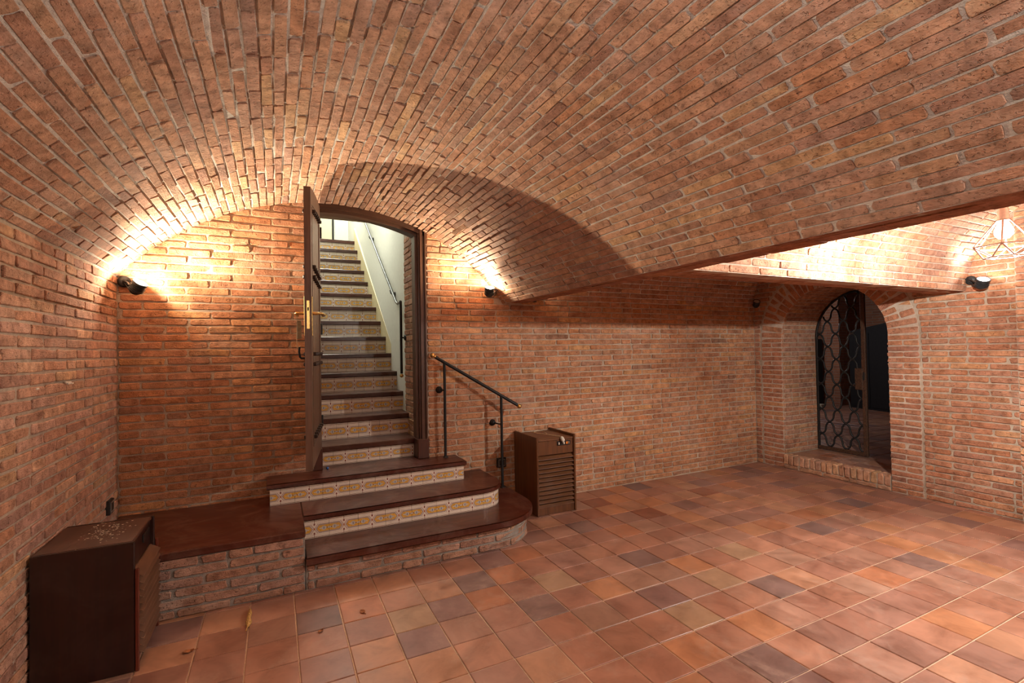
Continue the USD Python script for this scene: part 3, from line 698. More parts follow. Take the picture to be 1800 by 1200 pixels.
# ---------------------------------------------------------------- staircase beyond the door
sc = thing('staircase', 'steep flight of dark wood treads with yellow patterned tile risers beyond the open door', 'staircase')
N_ST, RISE, GO, Y4 = 13, 0.825, 1.109, 5.708
ZS = [3.0+RISE*k for k in range(N_ST+1)]
mk(sc, 'masonry', *chbox(1.02, 4.52, 5.64, 7.1, 2.0, 2.79, 0.01), 'mortar_step')
riser_tiles(sc, lambda d, c: (1.0+d, 5.64-c), 3.5, Z3, 2.80, -0.36+0.0)
mk(sc, 'tread', *chbox(0.98, 4.53, 5.50, 6.95, 2.80, 3.0, 0.025), 'stair_wood')
for k in range(1, N_ST+1):
    xr = 4.713-0.023*k; y = Y4+GO*k; z = ZS[k]
    mk(sc, 'masonry', *chbox(1.0, xr-0.02, y+0.14, y+GO+0.2, ZS[k-1]-0.3, z-0.2, 0.01), 'mortar_step')
    riser_tiles(sc, lambda d, c, y=y: (1.0+d, y+0.13-c), xr-1.0, ZS[k-1], z-0.19, (-0.35, -0.10, -0.62)[k % 3])
    last = k == N_ST
    mk(sc, 'tread', *chbox(0.98, xr, y, y+(3.6 if last else GO+0.12), z-0.2, z, 0.025), 'stair_wood')
sk = np.array([[4.70, Y4+GO*0.55, ZS[0]], [4.42, Y4+GO*13.2, ZS[13]+0.1]])
V, F = [], []
for (x, y, z) in sk:
    for dx, dz in ((-0.05, -0.5), (0.10, -0.5), (0.10, 0.82), (-0.05, 0.78)): V.append((x+dx, y, z+dz))
for i in range(4):
    j = (i+1) % 4; F += [[i, j, 4+j], [i, 4+j, 4+i]]
F += [[0, 2, 1], [0, 3, 2], [4, 5, 6], [4, 6, 7]]
mk(sc, 'skirting', V, F, 'skirting_cream', label='cream skirting board climbing beside the treads')

# stairwell shell
sw = struct('wall_stairwell', 'smooth pale plaster wall carrying the grey stair handrail', 'wall')
v = [(4.60, 7.42, 1.5), (4.60, 7.42, 20.5), (4.44, 24.0, 20.5), (4.44, 24.0, 1.5)]; v = v+[(x+0.6, y, z) for x, y, z in v]
mk(sw, 'plaster', v, [[0, 1, 2], [0, 2, 3], [4, 6, 5], [4, 7, 6], [0, 4, 5], [0, 5, 1], [3, 2, 6], [3, 6, 7], [1, 5, 6], [1, 6, 2]], 'plaster')
sw = struct('wall_stairwell', 'pale plaster wall of the stairwell behind the open door leaf', 'wall')
mk(sw, 'plaster', *chbox(0.4, 0.99, 6.3, 24.0, 1.5, 20.5, 0.005), 'plaster')
sw = struct('wall_stairwell', 'pale plaster end wall at the head of the stairs', 'wall')
mk(sw, 'plaster', *chbox(0.4, 5.2, 23.6, 24.4, 12.0, 20.5, 0.005), 'plaster')
cs = struct('ceiling', 'plain plaster ceiling over the stairwell', 'ceiling')
mk(cs, 'plaster', *chbox(0.2, 5.4, 16.5, 24.4, 20.4, 20.9, 0.005), 'plaster')
v = [(0.3, 6.25, 12.1), (5.3, 6.25, 12.1), (5.3, 16.6, 20.4), (0.3, 16.6, 20.4)]; v = v+[(x, y, z+0.5) for x, y, z in v]
mk(cs, 'plaster', v, [[0, 1, 2], [0, 2, 3], [4, 6, 5], [4, 7, 6], [0, 4, 5], [0, 5, 1], [1, 5, 6], [1, 6, 2], [2, 6, 7], [2, 7, 3], [3, 7, 4], [3, 4, 0]], 'plaster')
d2 = struct('door_2', 'plain cream door at the head of the stairs', 'door')
mk(d2, 'leaf', *chbox(1.02, 3.32, 23.45, 23.58, 13.72, 20.0, 0.02), 'plaster_cream'); mk(d2, 'jamb', *chbox(3.34, 3.44, 23.42, 23.6, 13.72, 20.2, 0.02), 'black_iron')
def unseen_ceiling_lamp(label, x, y, z, w, d, power, color):
    c = thing('unseen_ceiling_lamp', label, 'unseen ceiling lamp')
    mk(c, 'housing', *chbox(x-w/2-0.12, x+w/2+0.12, y-d/2-0.12, y+d/2+0.12, z, z+0.22, 0.03), 'white_plastic')
    mk(c, 'rim', *join([chbox(x-w/2-0.12, x-w/2, y-d/2-0.12, y+d/2+0.12, z-0.06, z, 0.01), chbox(x+w/2, x+w/2+0.12, y-d/2-0.12, y+d/2+0.12, z-0.06, z, 0.01), chbox(x-w/2, x+w/2, y-d/2-0.12, y-d/2, z-0.06, z, 0.01), chbox(x-w/2, x+w/2, y+d/2, y+d/2+0.12, z-0.06, z, 0.01)]), 'white_plastic')
    lamp_rect(c+'/light', (x, y, z-0.02), w, d, power, color)
unseen_ceiling_lamp('unseen square lamp standing in for daylight over the head of the stairs', 2.7, 18.4, 20.17, 2.4, 2.4, P_STAIR, (1.0, 0.98, 0.86))  # out of view; stands in for daylight coming down the stairwell
unseen_ceiling_lamp('unseen square ceiling lamp placed to light the middle of the stairs', 2.3, 10.8, 15.20, 1.4, 1.4, P_STAIR*0.25, (1.0, 0.97, 0.84))  # out of view, placed to brighten the stairwell wall and treads
# brick reveal right of the frame, and the two on the left (hidden behind the open leaf)
wv = struct('wall_reveal', 'narrow brick reveal between the door frame and the stairwell plaster', 'wall')
mk(wv, 'mortar', *chbox(4.58, 5.3, 5.6, 7.42, 2.0, 12.0, 0.002), 'mortar')
rects = []
for z0, z1, k in courses(2.6, 11.4): rects += course_rects(5.55, 7.40, z0, z1, joint=0.05, phase=0.59 if k % 2 else 0.1)
V, F = pieces(rects, lambda a, b, c: np.stack([4.58-c, a, b], -1)); emit(wv, 'brick', V, F, brick_tints(len(V), (0.9, 0.9, 0.9)), 'brick', limit=90)
wv = struct('wall_reveal', 'plaster reveal behind the hinge side of the studded door', 'wall')
mk(wv, 'plaster', *chbox(0.3, 0.98, 5.6, 6.4, 2.0, 12.0, 0.002), 'plaster')
wv = struct('wall_reveal', 'plaster lintel over the foot of the stairs', 'wall')
mk(wv, 'plaster', *chbox(0.3, 5.3, 5.7, 6.4, 11.55, 12.4, 0.002), 'plaster')

# ---------------------------------------------------------------- door frame and the open studded leaf
tr = struct('trim_2', 'dark wood arched door frame standing on the top step', 'door frame')
def frame_top(x): return vault_z(x)+0.02
def post(xa, xb, y0, y1, z0, top):
    P, b = [], 0.0
    for i, (a, c) in enumerate(((xa, xb),)): pass
    z1a, z1b = top(xa), top(xb)
    V = [(xa, y0, z0), (xb, y0, z0), (xb, y1, z0), (xa, y1, z0), (xa, y0, z1a), (xb, y0, z1b), (xb, y1, z1b), (xa, y1, z1a)]
    return V, [[0, 2, 1], [0, 3, 2], [4, 5, 6], [4, 6, 7], [0, 1, 5], [0, 5, 4], [1, 2, 6], [1, 6, 5], [2, 3, 7], [2, 7, 6], [3, 0, 4], [3, 4, 7]]
for xa, xb, y0, y1 in ((4.44, 4.53, 5.16, 5.64), (4.53, 4.60, 5.06, 5.64), (4.60, 4.70, 4.97, 5.64), (4.70, 4.77, 5.02, 5.64), (4.77, 4.82, 4.95, 5.64)):
    mk(tr, 'post', *post(xa, xb, y0, y1, 3.02, frame_top), 'frame_wood')
for xa, xb, y0, y1 in ((0.97, 1.05, 5.20, 5.64), (0.86, 0.97, 5.08, 5.64), (0.76, 0.86, 4.99, 5.64)):
    mk(tr, 'post', *post(xa, xb, y0, y1, 3.02, frame_top), 'frame_wood')
mk(tr, 'plinth_block', *chbox(4.42, 4.85, 4.93, 5.58, Z3+0.004, 3.04, 0.02), 'red_block'); mk(tr, 'plinth_block', *chbox(0.74, 1.06, 4.93, 5.58, Z3+0.004, 3.04, 0.02), 'red_block')
def head(y0, y1, d0, d1, xa=0.80, xb=4.80, n=26):
    xs = np.linspace(xa, xb, n); V = []; F = []
    for x in xs:
        z = vault_z(x)
        V += [(x, y0, z-d1), (x, y0, z-d0), (x, y1, z-d0), (x, y1, z-d1)]
    for i in range(n-1):
        for j in range(4):
            k = (j+1) % 4; F += [[4*i+j, 4*i+4+j, 4*i+4+k], [4*i+j, 4*i+4+k, 4*i+k]]
    F += [[0, 1, 2], [0, 2, 3], [4*n-4, 4*n-2, 4*n-3], [4*n-4, 4*n-1, 4*n-2]]
    return V, F
mk(tr, 'arched_head', *head(5.02, 5.64, -0.03, 0.20), 'frame_wood_flat'); mk(tr, 'arched_head', *head(5.14, 5.64, 0.20, 0.31), 'frame_wood_flat')

dr = struct('door_1', 'open dark wood plank door with rows of square studs and brass lever', 'door')
H = np.array([1.05, 5.10]); K = np.array([0.53, 1.62]); LW = float(np.hypot(*(K-H))); dv = (K-H)/LW; nv = np.array([dv[1], -dv[0]])      # nv: towards the left wall
def leaf(a, z, c):                                    # a from the hinge to the lock edge, c from the right face into the leaf
    a, z, c = np.broadcast_arrays(np.asarray(a, float), np.asarray(z, float), np.asarray(c, float))
    return np.stack([H[0]+dv[0]*a+nv[0]*c, H[1]+dv[1]*a+nv[1]*c, z], -1)
def leaf_top(a): return 11.50-0.42*(np.asarray(a, float)/LW)**1.7
def leaf_box(a0, a1, z0, z1, c0, c1, b=0.012): 
    v, f = chbox(a0, a1, z0, z1, c0, c1, b); return leaf(v[:, 0], v[:, 1], v[:, 2]), f[:, ::-1]
def leaf_strip(a0, a1, z0, c0, c1, dz=0.0, n=8):       # vertical board whose top follows the arch
    aa = np.linspace(a0, a1, n); V, F = [], []
    for a in aa:
        t = float(leaf_top(a))-dz; V += [leaf(a, z0, c0), leaf(a, t, c0), leaf(a, t, c1), leaf(a, z0, c1)]
    for i in range(n-1):
        for j in range(4):
            k = (j+1) % 4; F += [[4*i+j, 4*i+4+k, 4*i+4+j], [4*i+j, 4*i+k, 4*i+4+k]]
    F += [[0, 2, 1], [0, 3, 2], [4*n-4, 4*n-3, 4*n-2], [4*n-4, 4*n-2, 4*n-1]]
    return np.array(V).reshape(-1, 3), F
ZD = 3.06
mk(dr, 'stile', *leaf_strip(LW-0.34, LW, ZD, 0.0, 0.18), 'door_wood'); mk(dr, 'stile', *leaf_strip(0.0, 0.40, ZD, 0.0, 0.18), 'door_wood')
mk(dr, 'bead', *leaf_strip(LW-0.38, LW-0.34, ZD+0.62, -0.012, 0.19, 0.55), 'door_wood')
def arch_rail(a0, a1, d0, d1, c0, c1, n=16):
    aa = np.linspace(a0, a1, n); V, F = [], []
    for a in aa:
        t = float(leaf_top(a)); V += [leaf(a, t-d1, c0), leaf(a, t-d0, c0), leaf(a, t-d0, c1), leaf(a, t-d1, c1)]
    for i in range(n-1):
        for j in range(4):
            k = (j+1) % 4; F += [[4*i+j, 4*i+4+k, 4*i+4+j], [4*i+j, 4*i+k, 4*i+4+k]]
    return np.array(V).reshape(-1, 3), F
mk(dr, 'top_rail', *arch_rail(0.40, LW-0.34, 0.0, 0.48, 0.0, 0.18), 'door_wood'); mk(dr, 'bottom_rail', *leaf_box(0.40, LW-0.34, ZD, ZD+0.62, 0.0, 0.18), 'door_wood')
NP = 6; pw = (LW-0.78)/NP
for i in range(NP):
    a0 = 0.40+pw*i; mk(dr, 'plank', *leaf_strip(a0+0.012, a0+pw-0.012, ZD+0.60, 0.025, 0.155, 0.46), 'door_wood')
mk(dr, 'panel_core', *leaf_strip(0.40, LW-0.34, ZD+0.60, 0.055, 0.12, 0.46), 'stud_wood')
for zr in (8.90, 8.60, 6.34, 6.04, 3.93, None):
    for i in range(NP):
        a = 0.40+pw*(i+0.5); z = float(leaf_top(a))-0.66 if zr is None else zr
        mk(dr, 'stud', *join([leaf_box(a-0.05, a+0.05, z-0.055, z+0.055, -0.095, 0.06, 0.022), leaf_box(a-0.05, a+0.05, z-0.055, z+0.055, 0.125, 0.275, 0.022)]), 'stud_wood')
lp = mk(dr, 'lock_plate', *leaf_box(LW-0.004, LW+0.012, 7.05, 7.85, 0.045, 0.125, 0.004), 'brass'); mk(lp, 'keyhole', *leaf_box(LW+0.0, LW+0.016, 7.56, 7.66, 0.065, 0.105, 0.004), 'black_iron')
for c0, sg in ((0.0, -1), (0.18, 1)):
    p = mk(dr, 'back_plate', *leaf_box(LW-0.27, LW-0.09, 6.85, 7.98, min(c0, c0+sg*0.02), max(c0, c0+sg*0.02), 0.006), 'brass')
    base = leaf(LW-0.21, 7.50, c0+sg*0.02); n3 = np.array([nv[0], nv[1], 0])*sg; d3 = np.array([dv[0], dv[1], 0])
    pts = [base, base+n3*0.16, base+n3*0.22-d3*0.03, base+n3*0.25-d3*0.12, base+n3*0.25-d3*0.52]
    v1, f1 = tube(pts, [0.05, 0.04, 0.042, 0.036, 0.045], 10); v2, f2 = lathe([(0.0, -0.06), (0.05, -0.05), (0.062, 0), (0.05, 0.05), (0, 0.06)], base+n3*0.25-d3*0.54, d3, 10)
    mk(p, 'lever', *join([(v1, f1), (v2, f2)]), 'brass', smooth=40)
for z in (4.0, 7.2, 10.6):
    mk(dr, 'hinge', *lathe([(0, -0.2), (0.04, -0.19), (0.04, 0.19), (0, 0.2)], (H[0]+0.02, H[1]+0.02, z), (0, 0, 1), 10), 'black_iron', smooth=40)
b3 = leaf(LW-0.40, 7.50, 0.42); hk = leaf(LW-0.30, 6.34, 0.30)
kt = thing('key_tag', 'paper key tag on a looped string hanging from the lever of the studded door', 'tag')
mk(kt, 'string', *tube([b3+[0, 0, .04], b3+[0.01, 0, -0.25], b3+[-0.015, -0.02, -0.7], b3+[0, -0.02, -1.0], hk+[-0.06, 0, 0.20], hk+[-0.02, 0, 0.24]], 0.012, 6), 'string')
tg = b3+np.array([0.055, -0.03, -0.42]); mk(kt, 'tag', *chbox(tg[0]-0.06, tg[0]+0.06, tg[1]-0.008, tg[1]+0.008, tg[2]-0.30, tg[2]+0.22, 0.004), 'tag_paper')
hkp = thing('iron_hook', 'small black iron hook on the hidden face of the studded door', 'hook')
mk(hkp, 'hook', *tube([leaf(LW-0.30, 6.22, 0.17), leaf(LW-0.30, 6.22, 0.30), leaf(LW-0.30, 6.26, 0.34), leaf(LW-0.30, 6.42, 0.36), leaf(LW-0.30, 6.54, 0.35)], 0.03, 8), 'black_iron', smooth=40)
mk(hkp, 'rose', *lathe([(0, 0), (0.07, 0), (0.06, 0.03), (0, 0.04)], leaf(LW-0.30, 6.22, 0.175), (nv[0], nv[1], 0), 12), 'black_iron', smooth=40)

# ---------------------------------------------------------------- handrails
def ball(c, r): return lathe([(0, -r)]+[(r*math.cos(t), r*math.sin(t)) for t in np.linspace(-1.3, 1.3, 9)]+[(0, r)], c, (0, 0, 1), 14)
hr = thing('step_handrail', 'black iron handrail with brass ball ends on two posts over the lower steps', 'handrail')
rA, rB = np.array([4.99, 4.79, 6.20]), np.array([8.40, 4.30, 4.10])
rd = (rB-rA)/np.linalg.norm(rB-rA)
mk(hr, 'rail', *tube([rA+rd*0.12, rB-rd*0.08], 0.062, 12), 'black_iron', smooth=40)
for e, sg in ((rA, -1), (rB, 1)):
    mk(hr, 'ball_end', *join([ball(e+rd*sg*0.0, 0.092), lathe([(0.045, -0.09), (0.06, -0.05), (0.045, 0.0)], e-rd*sg*0.06, rd*sg, 12)]), 'brass', smooth=40)
def rail_z(x): return rA[2]+(rB[2]-rA[2])*(x-rA[0])/(rB[0]-rA[0])
def rail_y(x): return rA[1]+(rB[1]-rA[1])*(x-rA[0])/(rB[0]-rA[0])
for x, z0 in ((5.43, Z3), (7.66, Z1)):
    y = rail_y(x); mk(hr, 'post', *join([tube([(x, y, z0+0.006), (x, y, rail_z(x))], 0.052, 12), lathe([(0, 0), (0.10, 0), (0.09, 0.03), (0.052, 0.04)], (x, y, z0+0.006), (0, 0, 1), 16)]), 'black_iron', smooth=40)
for x, z in ((5.43, 4.86), (7.66, 3.42)):
    y = rail_y(x); wx = x+0.02-0.14; q = np.array([wx, YB-0.02, z])
    mk(hr, 'wall_bracket', *join([tube([(x, y, z), (x-0.05, y+0.1, z), q], 0.028, 8), lathe([(0, 0), (0.14, 0.0), (0.13, 0.05), (0.09, 0.09), (0.10, 0.13), (0.06, 0.18), (0, 0.19)], q, (0, -1, 0), 16)]), 'black_iron', smooth=40)
h2 = thing('stair_handrail', 'grey iron handrail rising along the pale stairwell wall', 'handrail')
def xw(y): return 4.60-0.0096*(y-7.42)-0.16
mk(h2, 'rail', *tube([(xw(19), 19.0, 16.2), (xw(8.35), 8.35, 8.56), (xw(8.1), 8.08, 8.46), (4.40, 7.5, 8.46), (4.36, 7.2, 8.46)], 0.055, 12), 'grey_iron', smooth=40)
mk(h2, 'end_pipe', *tube([(4.36, 7.26, 8.48), (4.35, 7.16, 8.42), (4.35, 7.14, 8.2), (4.35, 7.14, 5.45)], 0.052, 12), 'black_iron', smooth=40)
mk(h2, 'ball_end', *ball((4.35, 7.14, 5.36), 0.08), 'brass', smooth=40)
for y in (9.2, 14.2):
    z = 8.56+(16.2-8.56)*(y-8.35)/(19-8.35)
    mk(h2, 'bracket', *join([tube([(xw(y), y, z-0.04), (xw(y), y, z-0.16), (xw(y)+0.17, y, z-0.18)], 0.03, 8), lathe([(0, 0), (0.13, 0), (0.12, 0.04), (0, 0.05)], (xw(y)+0.155, y, z-0.18), (-1, 0, 0), 14), lathe([(0, -0.12), (0.05, -0.11), (0.05, 0.11), (0, 0.12)], (xw(y)-0.03, y, z-0.06), (0, 0.82, 0.57), 10)]), 'black_iron', smooth=40)
mk(h2, 'bracket', *join([tube([(4.35, 7.14, 6.95), (4.58, 7.14, 6.95)], 0.03, 8), lathe([(0, 0), (0.12, 0), (0.1, 0.05), (0, 0.06)], (4.53, 7.14, 6.95), (-1, 0, 0), 14)]), 'black_iron', smooth=40)

# ---------------------------------------------------------------- louvred cabinets
def cabinet(name, label, o, ux, uy, w, d, h, rim, looks, slats, gap):
    """o: front left foot; ux: along the front, uy: to the back."""
    body, top, slat = looks; c = thing(name, label, 'cabinet')
    ux, uy = np.array(ux, float), np.array(uy, float)
    def B(x0, x1, y0, y1, z0, z1, b=0.02):
        v, f = chbox(x0, x1, y0, y1, z0, z1, b); q = np.stack([o[0]+ux[0]*v[:, 0]+uy[0]*v[:, 1], o[1]+ux[1]*v[:, 0]+uy[1]*v[:, 1], v[:, 2]], -1)
        return q, (f if ux[0]*uy[1]-ux[1]*uy[0] > 0 else f[:, ::-1])
    tk = 0.085
    mk(c, 'side_panel', *B(0, tk, 0, d, 0.0, h), body); mk(c, 'side_panel', *B(w-tk, w, 0, d, 0.0, h), body)
    mk(c, 'top_panel', *B(tk, w-tk, 0.05, d, h-rim-0.08, h-rim), top); mk(c, 'back_panel', *B(tk, w-tk, d-0.06, d, 0.05, h-rim-0.08), body)
    mk(c, 'control_panel', *B(tk, w-tk, 0.07, 0.13, h-rim-0.62, h-rim-0.08), body)
    z0, z1 = 0.30, h-rim-0.62
    mk(c, 'plinth', *B(tk, w-tk, 0.05, 0.13, 0.0, z0), body); mk(c, 'dark_backing', *B(tk, w-tk, 0.26, 0.30, z0, z1), 'dark_panel')  # near-black backing: shade between the slats is put into its colour
    p = (z1-z0)/slats
    for i in range(slats):
        za = z0+p*i; v, f = B(tk+(0.02 if gap else 0), w-tk-(0.02 if gap else 0), 0.0, 0.035, 0, p*0.90, 0.008)
        x = (v[:, 2]/p); q = v.copy(); q[:, 2] = za+v[:, 2]          # the lower edge leans out
        q[:, :2] += np.outer((x*0.22+0.012-gap), uy); mk(c, 'slat', q, f, slat)
    return c, B
cab, B = cabinet('louvered_cabinet', 'brown wood louvred cabinet standing by the rounded step end against the back wall', (8.50, 3.09), (1, 0), (0, 1), 1.77, 1.93, 3.0, 0.10, ('cabinet_wood', 'cabinet_slat', 'cabinet_slat'), 12, 0)
sp = mk(cab, 'switch_plate', *B(0.95, 1.56, 0.045, 0.075, 2.60, 2.77, 0.008), 'black_plastic')
for i, (m_, w_) in enumerate((('white_plastic', 0.05), ('black_plastic', 0.06), ('white_plastic', 0.06), ('orange_plastic', 0.09), ('grey_plastic', 0.05))):
    x0 = 1.00+i*0.112; mk(sp, 'switch', *B(x0, x0+w_, 0.028, 0.05, 2.64, 2.73, 0.006), m_)
pc = thing('power_cord', 'pale power cord with plug lying over the brown louvred cabinet', 'cord')
mk(pc, 'cord', *tube([(9.15, 4.7, 2.945), (9.25, 4.2, 2.945), (9.42, 3.7, 2.95), (9.56, 3.3, 2.95), (9.62, 3.14, 2.95), (9.64, 3.06, 2.86)], 0.018, 8), 'string', smooth=60)
mk(pc, 'plug', *join([lathe([(0, 0), (0.05, 0.0), (0.075, 0.06), (0.075, 0.16), (0.05, 0.2), (0, 0.2)], (9.62, 3.12, 2.94), (0.25, -0.4, -0.75), 12), tube([(9.66, 3.05, 2.80), (9.66, 3.04, 2.72)], 0.014, 6), tube([(9.70, 3.05, 2.80), (9.70, 3.04, 2.72)], 0.014, 6)]), 'white_plastic', smooth=40)
mk(pc, 'cord_loop', *tube([(9.2, 4.6, 2.945), (9.4, 4.75, 2.945), (9.62, 4.6, 2.945), (9.55, 4.2, 2.945), (9.40, 3.8, 2.945)], 0.012, 8), 'string', smooth=60)

cab2, B2 = cabinet('louvered_cabinet', 'dark louvred cabinet with shade-darkened sides and a dusty top at the left wall', (-2.98, -0.86), (0, 1), (-1, 0), 1.86, 1.60, 2.60, 0.0, ('shaded_cabinet', 'dark_cabinet_top', 'dark_cabinet_slat'), 12, 0.15)
mk(cab2, 'switch_plate', *B2(1.0, 1.55, 0.05, 0.075, 2.25, 2.42, 0.008), 'black_plastic')
mk(cab2, 'louvre_frame', *B2(-0.01, 0.06, -0.07, -0.005, 0.0, 2.06, 0.012), 'red_wood')
mk(cab2, 'louvre_frame', *B2(1.80, 1.87, -0.07, -0.005, 0.0, 2.06, 0.012), 'red_wood')
V = []
for i in range(150):
    x, y = rng.normal(-3.7, 0.20), rng.normal(0.2, 0.34); r = 0.004+0.007*rng.random()**2; V.append(chbox(x-r*1.6, x+r*1.6, y-r, y+r, 2.598, 2.598+r, 0.003))
dd = thing('plaster_crumbs', 'pale plaster crumbs scattered on top of the dark cabinet', 'crumbs', kind='stuff'); mk(dd, 'crumbs', *join(V), 'pale_box')

# ---------------------------------------------------------------- sconces
def sconce(label, plate, pn, head_c, hd, lit, power, color, loop=True, group=None, r=0.20, beam=None):
    s = thing('wall_sconce', label, 'wall lamp', group)
    plate, pn, hc, hd = (np.array(q, float) for q in (plate, pn, head_c, hd)); pn /= np.linalg.norm(pn); hd /= np.linalg.norm(hd)
    mk(s, 'wall_plate', *lathe([(0, -0.02), (0.17, -0.02), (0.17, 0.05), (0.14, 0.09), (0.07, 0.11), (0.06, 0.16), (0, 0.17)], plate, pn, 18), 'lamp_metal', smooth=40)
    a = plate+pn*0.14; side = np.cross(hd, pn); side /= np.linalg.norm(side)+1e-9
    arms = []
    for sg in (-1, 1):
        arms.append(tube([a+side*0.05*sg, (a+hc)/2+side*0.11*sg+hd*0.03, hc+side*(r+0.02)*sg*0.9], 0.026, 8))
    mk(s, 'arm', *join(arms), 'lamp_metal', smooth=40)
    pr = [(0, -0.20), (0.08, -0.20), (0.12, -0.17), (r*0.82, -0.10)]
    for k in range(4): pr += [(r*0.98, -0.09+0.05*k), (r*0.98, -0.07+0.05*k), (r*0.88, -0.062+0.05*k), (r*0.88, -0.048+0.05*k)]
    pr += [(r, 0.12), (r, 0.20), (r*0.90, 0.20), (r*0.84, 0.165), (0, 0.16)]
    lhp = mk(s, 'lamp_head', *lathe(pr, hc, hd, 24), 'lamp_metal', smooth=40)
    mk(lhp, 'lens', *lathe([(0, 0.21), (r*0.5, 0.205), (r*0.84, 0.185), (r*0.88, 0.165)], hc, hd, 24), 'lens_lit' if lit else 'lens_off', smooth=40)
    if loop:
        mid = (a+hc)/2-np.array([0, 0, 0.24]); mk(s, 'cable', *tube([a-hd*0.05, a*0.72+mid*0.28-[0, 0, .05], mid, hc*0.75+mid*0.25-hd*0.16, hc-hd*0.20], 0.014, 7), 'lamp_metal', smooth=60)
    if lit:
        lamp_spot(s+'/light', hc+hd*0.29, beam if beam is not None else hd, power*(1-SPILL), color, 0.018)
        lamp_sphere(s+'/spill', hc+hd*0.27, power*SPILL*0.21, color, 0.014)
sconce('lit black spot lamp high in the left corner of the back wall', (-4.46, YB-0.03, 8.60), (0.45, -1, -0.1), (-4.03, 4.48, 8.36), (0.50, -0.35, 0.80), True, P_SCONCE, WARM, beam=(0.80, -0.40, 0.58))
sconce('lit black spot lamp between the door and the springer beam', (7.86, 4.86, 8.86), (-0.9, -0.4, -0.4), (7.24, 4.46, 8.66), (-0.10, -0.45, 0.88), True, P_SCONCE_R, WARM, beam=(-0.76, -0.26, 0.62))
sconce('black spot lamp half hidden behind the springer beam on the back wall', (9.55, YB-0.03, 8.55), (0, -1, 0), (9.50, 4.62, 8.66), (0.35, -0.3, 0.9), True, P_HIDDEN, WARM)
sconce('unlit small black spot lamp in the corner left of the gate arch', (XR-0.03, 4.86, 8.75), (-1, 0, 0), (22.98, 4.55, 8.62), (-0.40, -0.55, 0.75), False, 0, WARM, r=0.17)
sconce('lit spot lamp on the right wall below the wire pendant', (XR-0.06, -4.30, 8.72), (-1, -0.1, 0), (22.86, -4.80, 8.50), (-0.40, -0.40, 0.82), True, P_BAY, NEUTRAL, beam=(-0.25, -0.1, 0.95))

# ---------------------------------------------------------------- pendant
pd = thing('pendant_lamp', 'lit pendant lamp in a diamond wire cage hanging in the right bay', 'pendant lamp')
pc_ = np.array([15.0, -8.03, 0.0])
mk(pd, 'cord', *tube([pc_+[0, 0, 11.70], pc_+[0, 0, 9.55]], 0.022, 8), 'grey_plastic', smooth=60)
mk(pd, 'ceiling_rose', *lathe([(0, 0), (0.2, 0), (0.18, -0.1), (0.03, -0.16), (0, -0.16)], pc_+[0, 0, 11.72], (0, 0, 1), 18), 'copper_wire', smooth=40)
mk(pd, 'socket', *lathe([(0, 0.30), (0.06, 0.29), (0.10, 0.20), (0.11, 0.0), (0.09, -0.06), (0, -0.06)], pc_+[0, 0, 9.27], (0, 0, 1), 16), 'copper_wire', smooth=40)
mk(pd, 'bulb', *lathe([(0, -0.20), (0.10, -0.185), (0.165, -0.10), (0.175, 0.0), (0.14, 0.10), (0.09, 0.20), (0.075, 0.26)], pc_+[0, 0, 8.98], (0, 0, 1), 20), 'bulb_lit', smooth=60)
R0, Rm, Rb = [(0.13, 9.22, 6), (0.575, 8.62, 6), (0.36, 8.36, 6)]
def rp(R, i, off=0.0): a = math.pi/3*(i+off)+0.25; return pc_+np.array([R[0]*math.cos(a), R[0]*math.sin(a), R[1]])
wires = []
for i in range(6):
    wires += [(rp(R0, i), rp(Rm, i)), (rp(Rm, i), rp(Rm, i+1)), (rp(R0, i), rp(R0, i+1)), (rp(Rm, i), rp(Rb, i, 0.5)), (rp(Rm, i+1), rp(Rb, i, 0.5)), (rp(Rb, i, 0.5), rp(Rb, i+1, 0.5))]
for a, b in wires: mk(pd, 'cage_wire', *tube([a, b], 0.017, 6), 'copper_wire', smooth=60)
lamp_sphere(pd+'/light', pc_+[0, 0, 8.72], P_PENDANT, NEUTRAL, 0.02)
# unseen lamps behind the viewpoint, placed to light floor and vault evenly
sconce('unseen spot lamp on the left wall behind the viewpoint, placed to light the vault', (XL+0.03, -15.0, 8.45), (1, 0, 0), (-4.15, -14.8, 8.40), (0.55, 0.1, 0.85), True, P_REAR*0.48, NEUTRAL, beam=(0.60, 0.12, 0.8))
sconce('unseen spot lamp on the springer beam behind the viewpoint, placed to light the vault', (7.95, -15.0, 8.75), (-0.9, 0, -0.4), (7.35, -14.8, 8.55), (-0.45, 0.1, 0.9), True, P_REAR*0.95, NEUTRAL, beam=(-0.60, 0.12, 0.8))

# ---------------------------------------------------------------- gate
gt = thing('iron_gate', 'arched wrought iron gate leaf of wavy bars standing in the brick doorway', 'gate')
GX, GZ0 = 26.25, 0.72
gy0, gy1 = 3.38, 1.02                                # hinge side, lock side
def G3(y, z): return np.array([GX, y, z])
GR = 2.36
mk(gt, 'lock_stile', *chbox(GX-0.07, GX+0.07, gy1-0.10, gy1+0.10, GZ0, AZ+GR-0.05, 0.015), 'rusty_iron', label='wide rusty lock stile')
mk(gt, 'hinge_stile', *chbox(GX-0.05, GX+0.05, gy0-0.06, gy0+0.04, GZ0, AZ+0.02, 0.012), 'black_iron')
mk(gt, 'bottom_rail', *chbox(GX-0.06, GX+0.06, gy1, gy0, GZ0, GZ0+0.20, 0.015), 'rusty_iron')
arcp = [G3(AY+GR*math.cos(t), AZ+GR*math.sin(t)) for t in np.linspace(0, math.pi/2, 22)]
mk(gt, 'arch_rail', *tube(arcp, 0.055, 8), 'black_iron', smooth=50)
NW = 5; wy = 0.82; rows = 13; pitch = 0.67
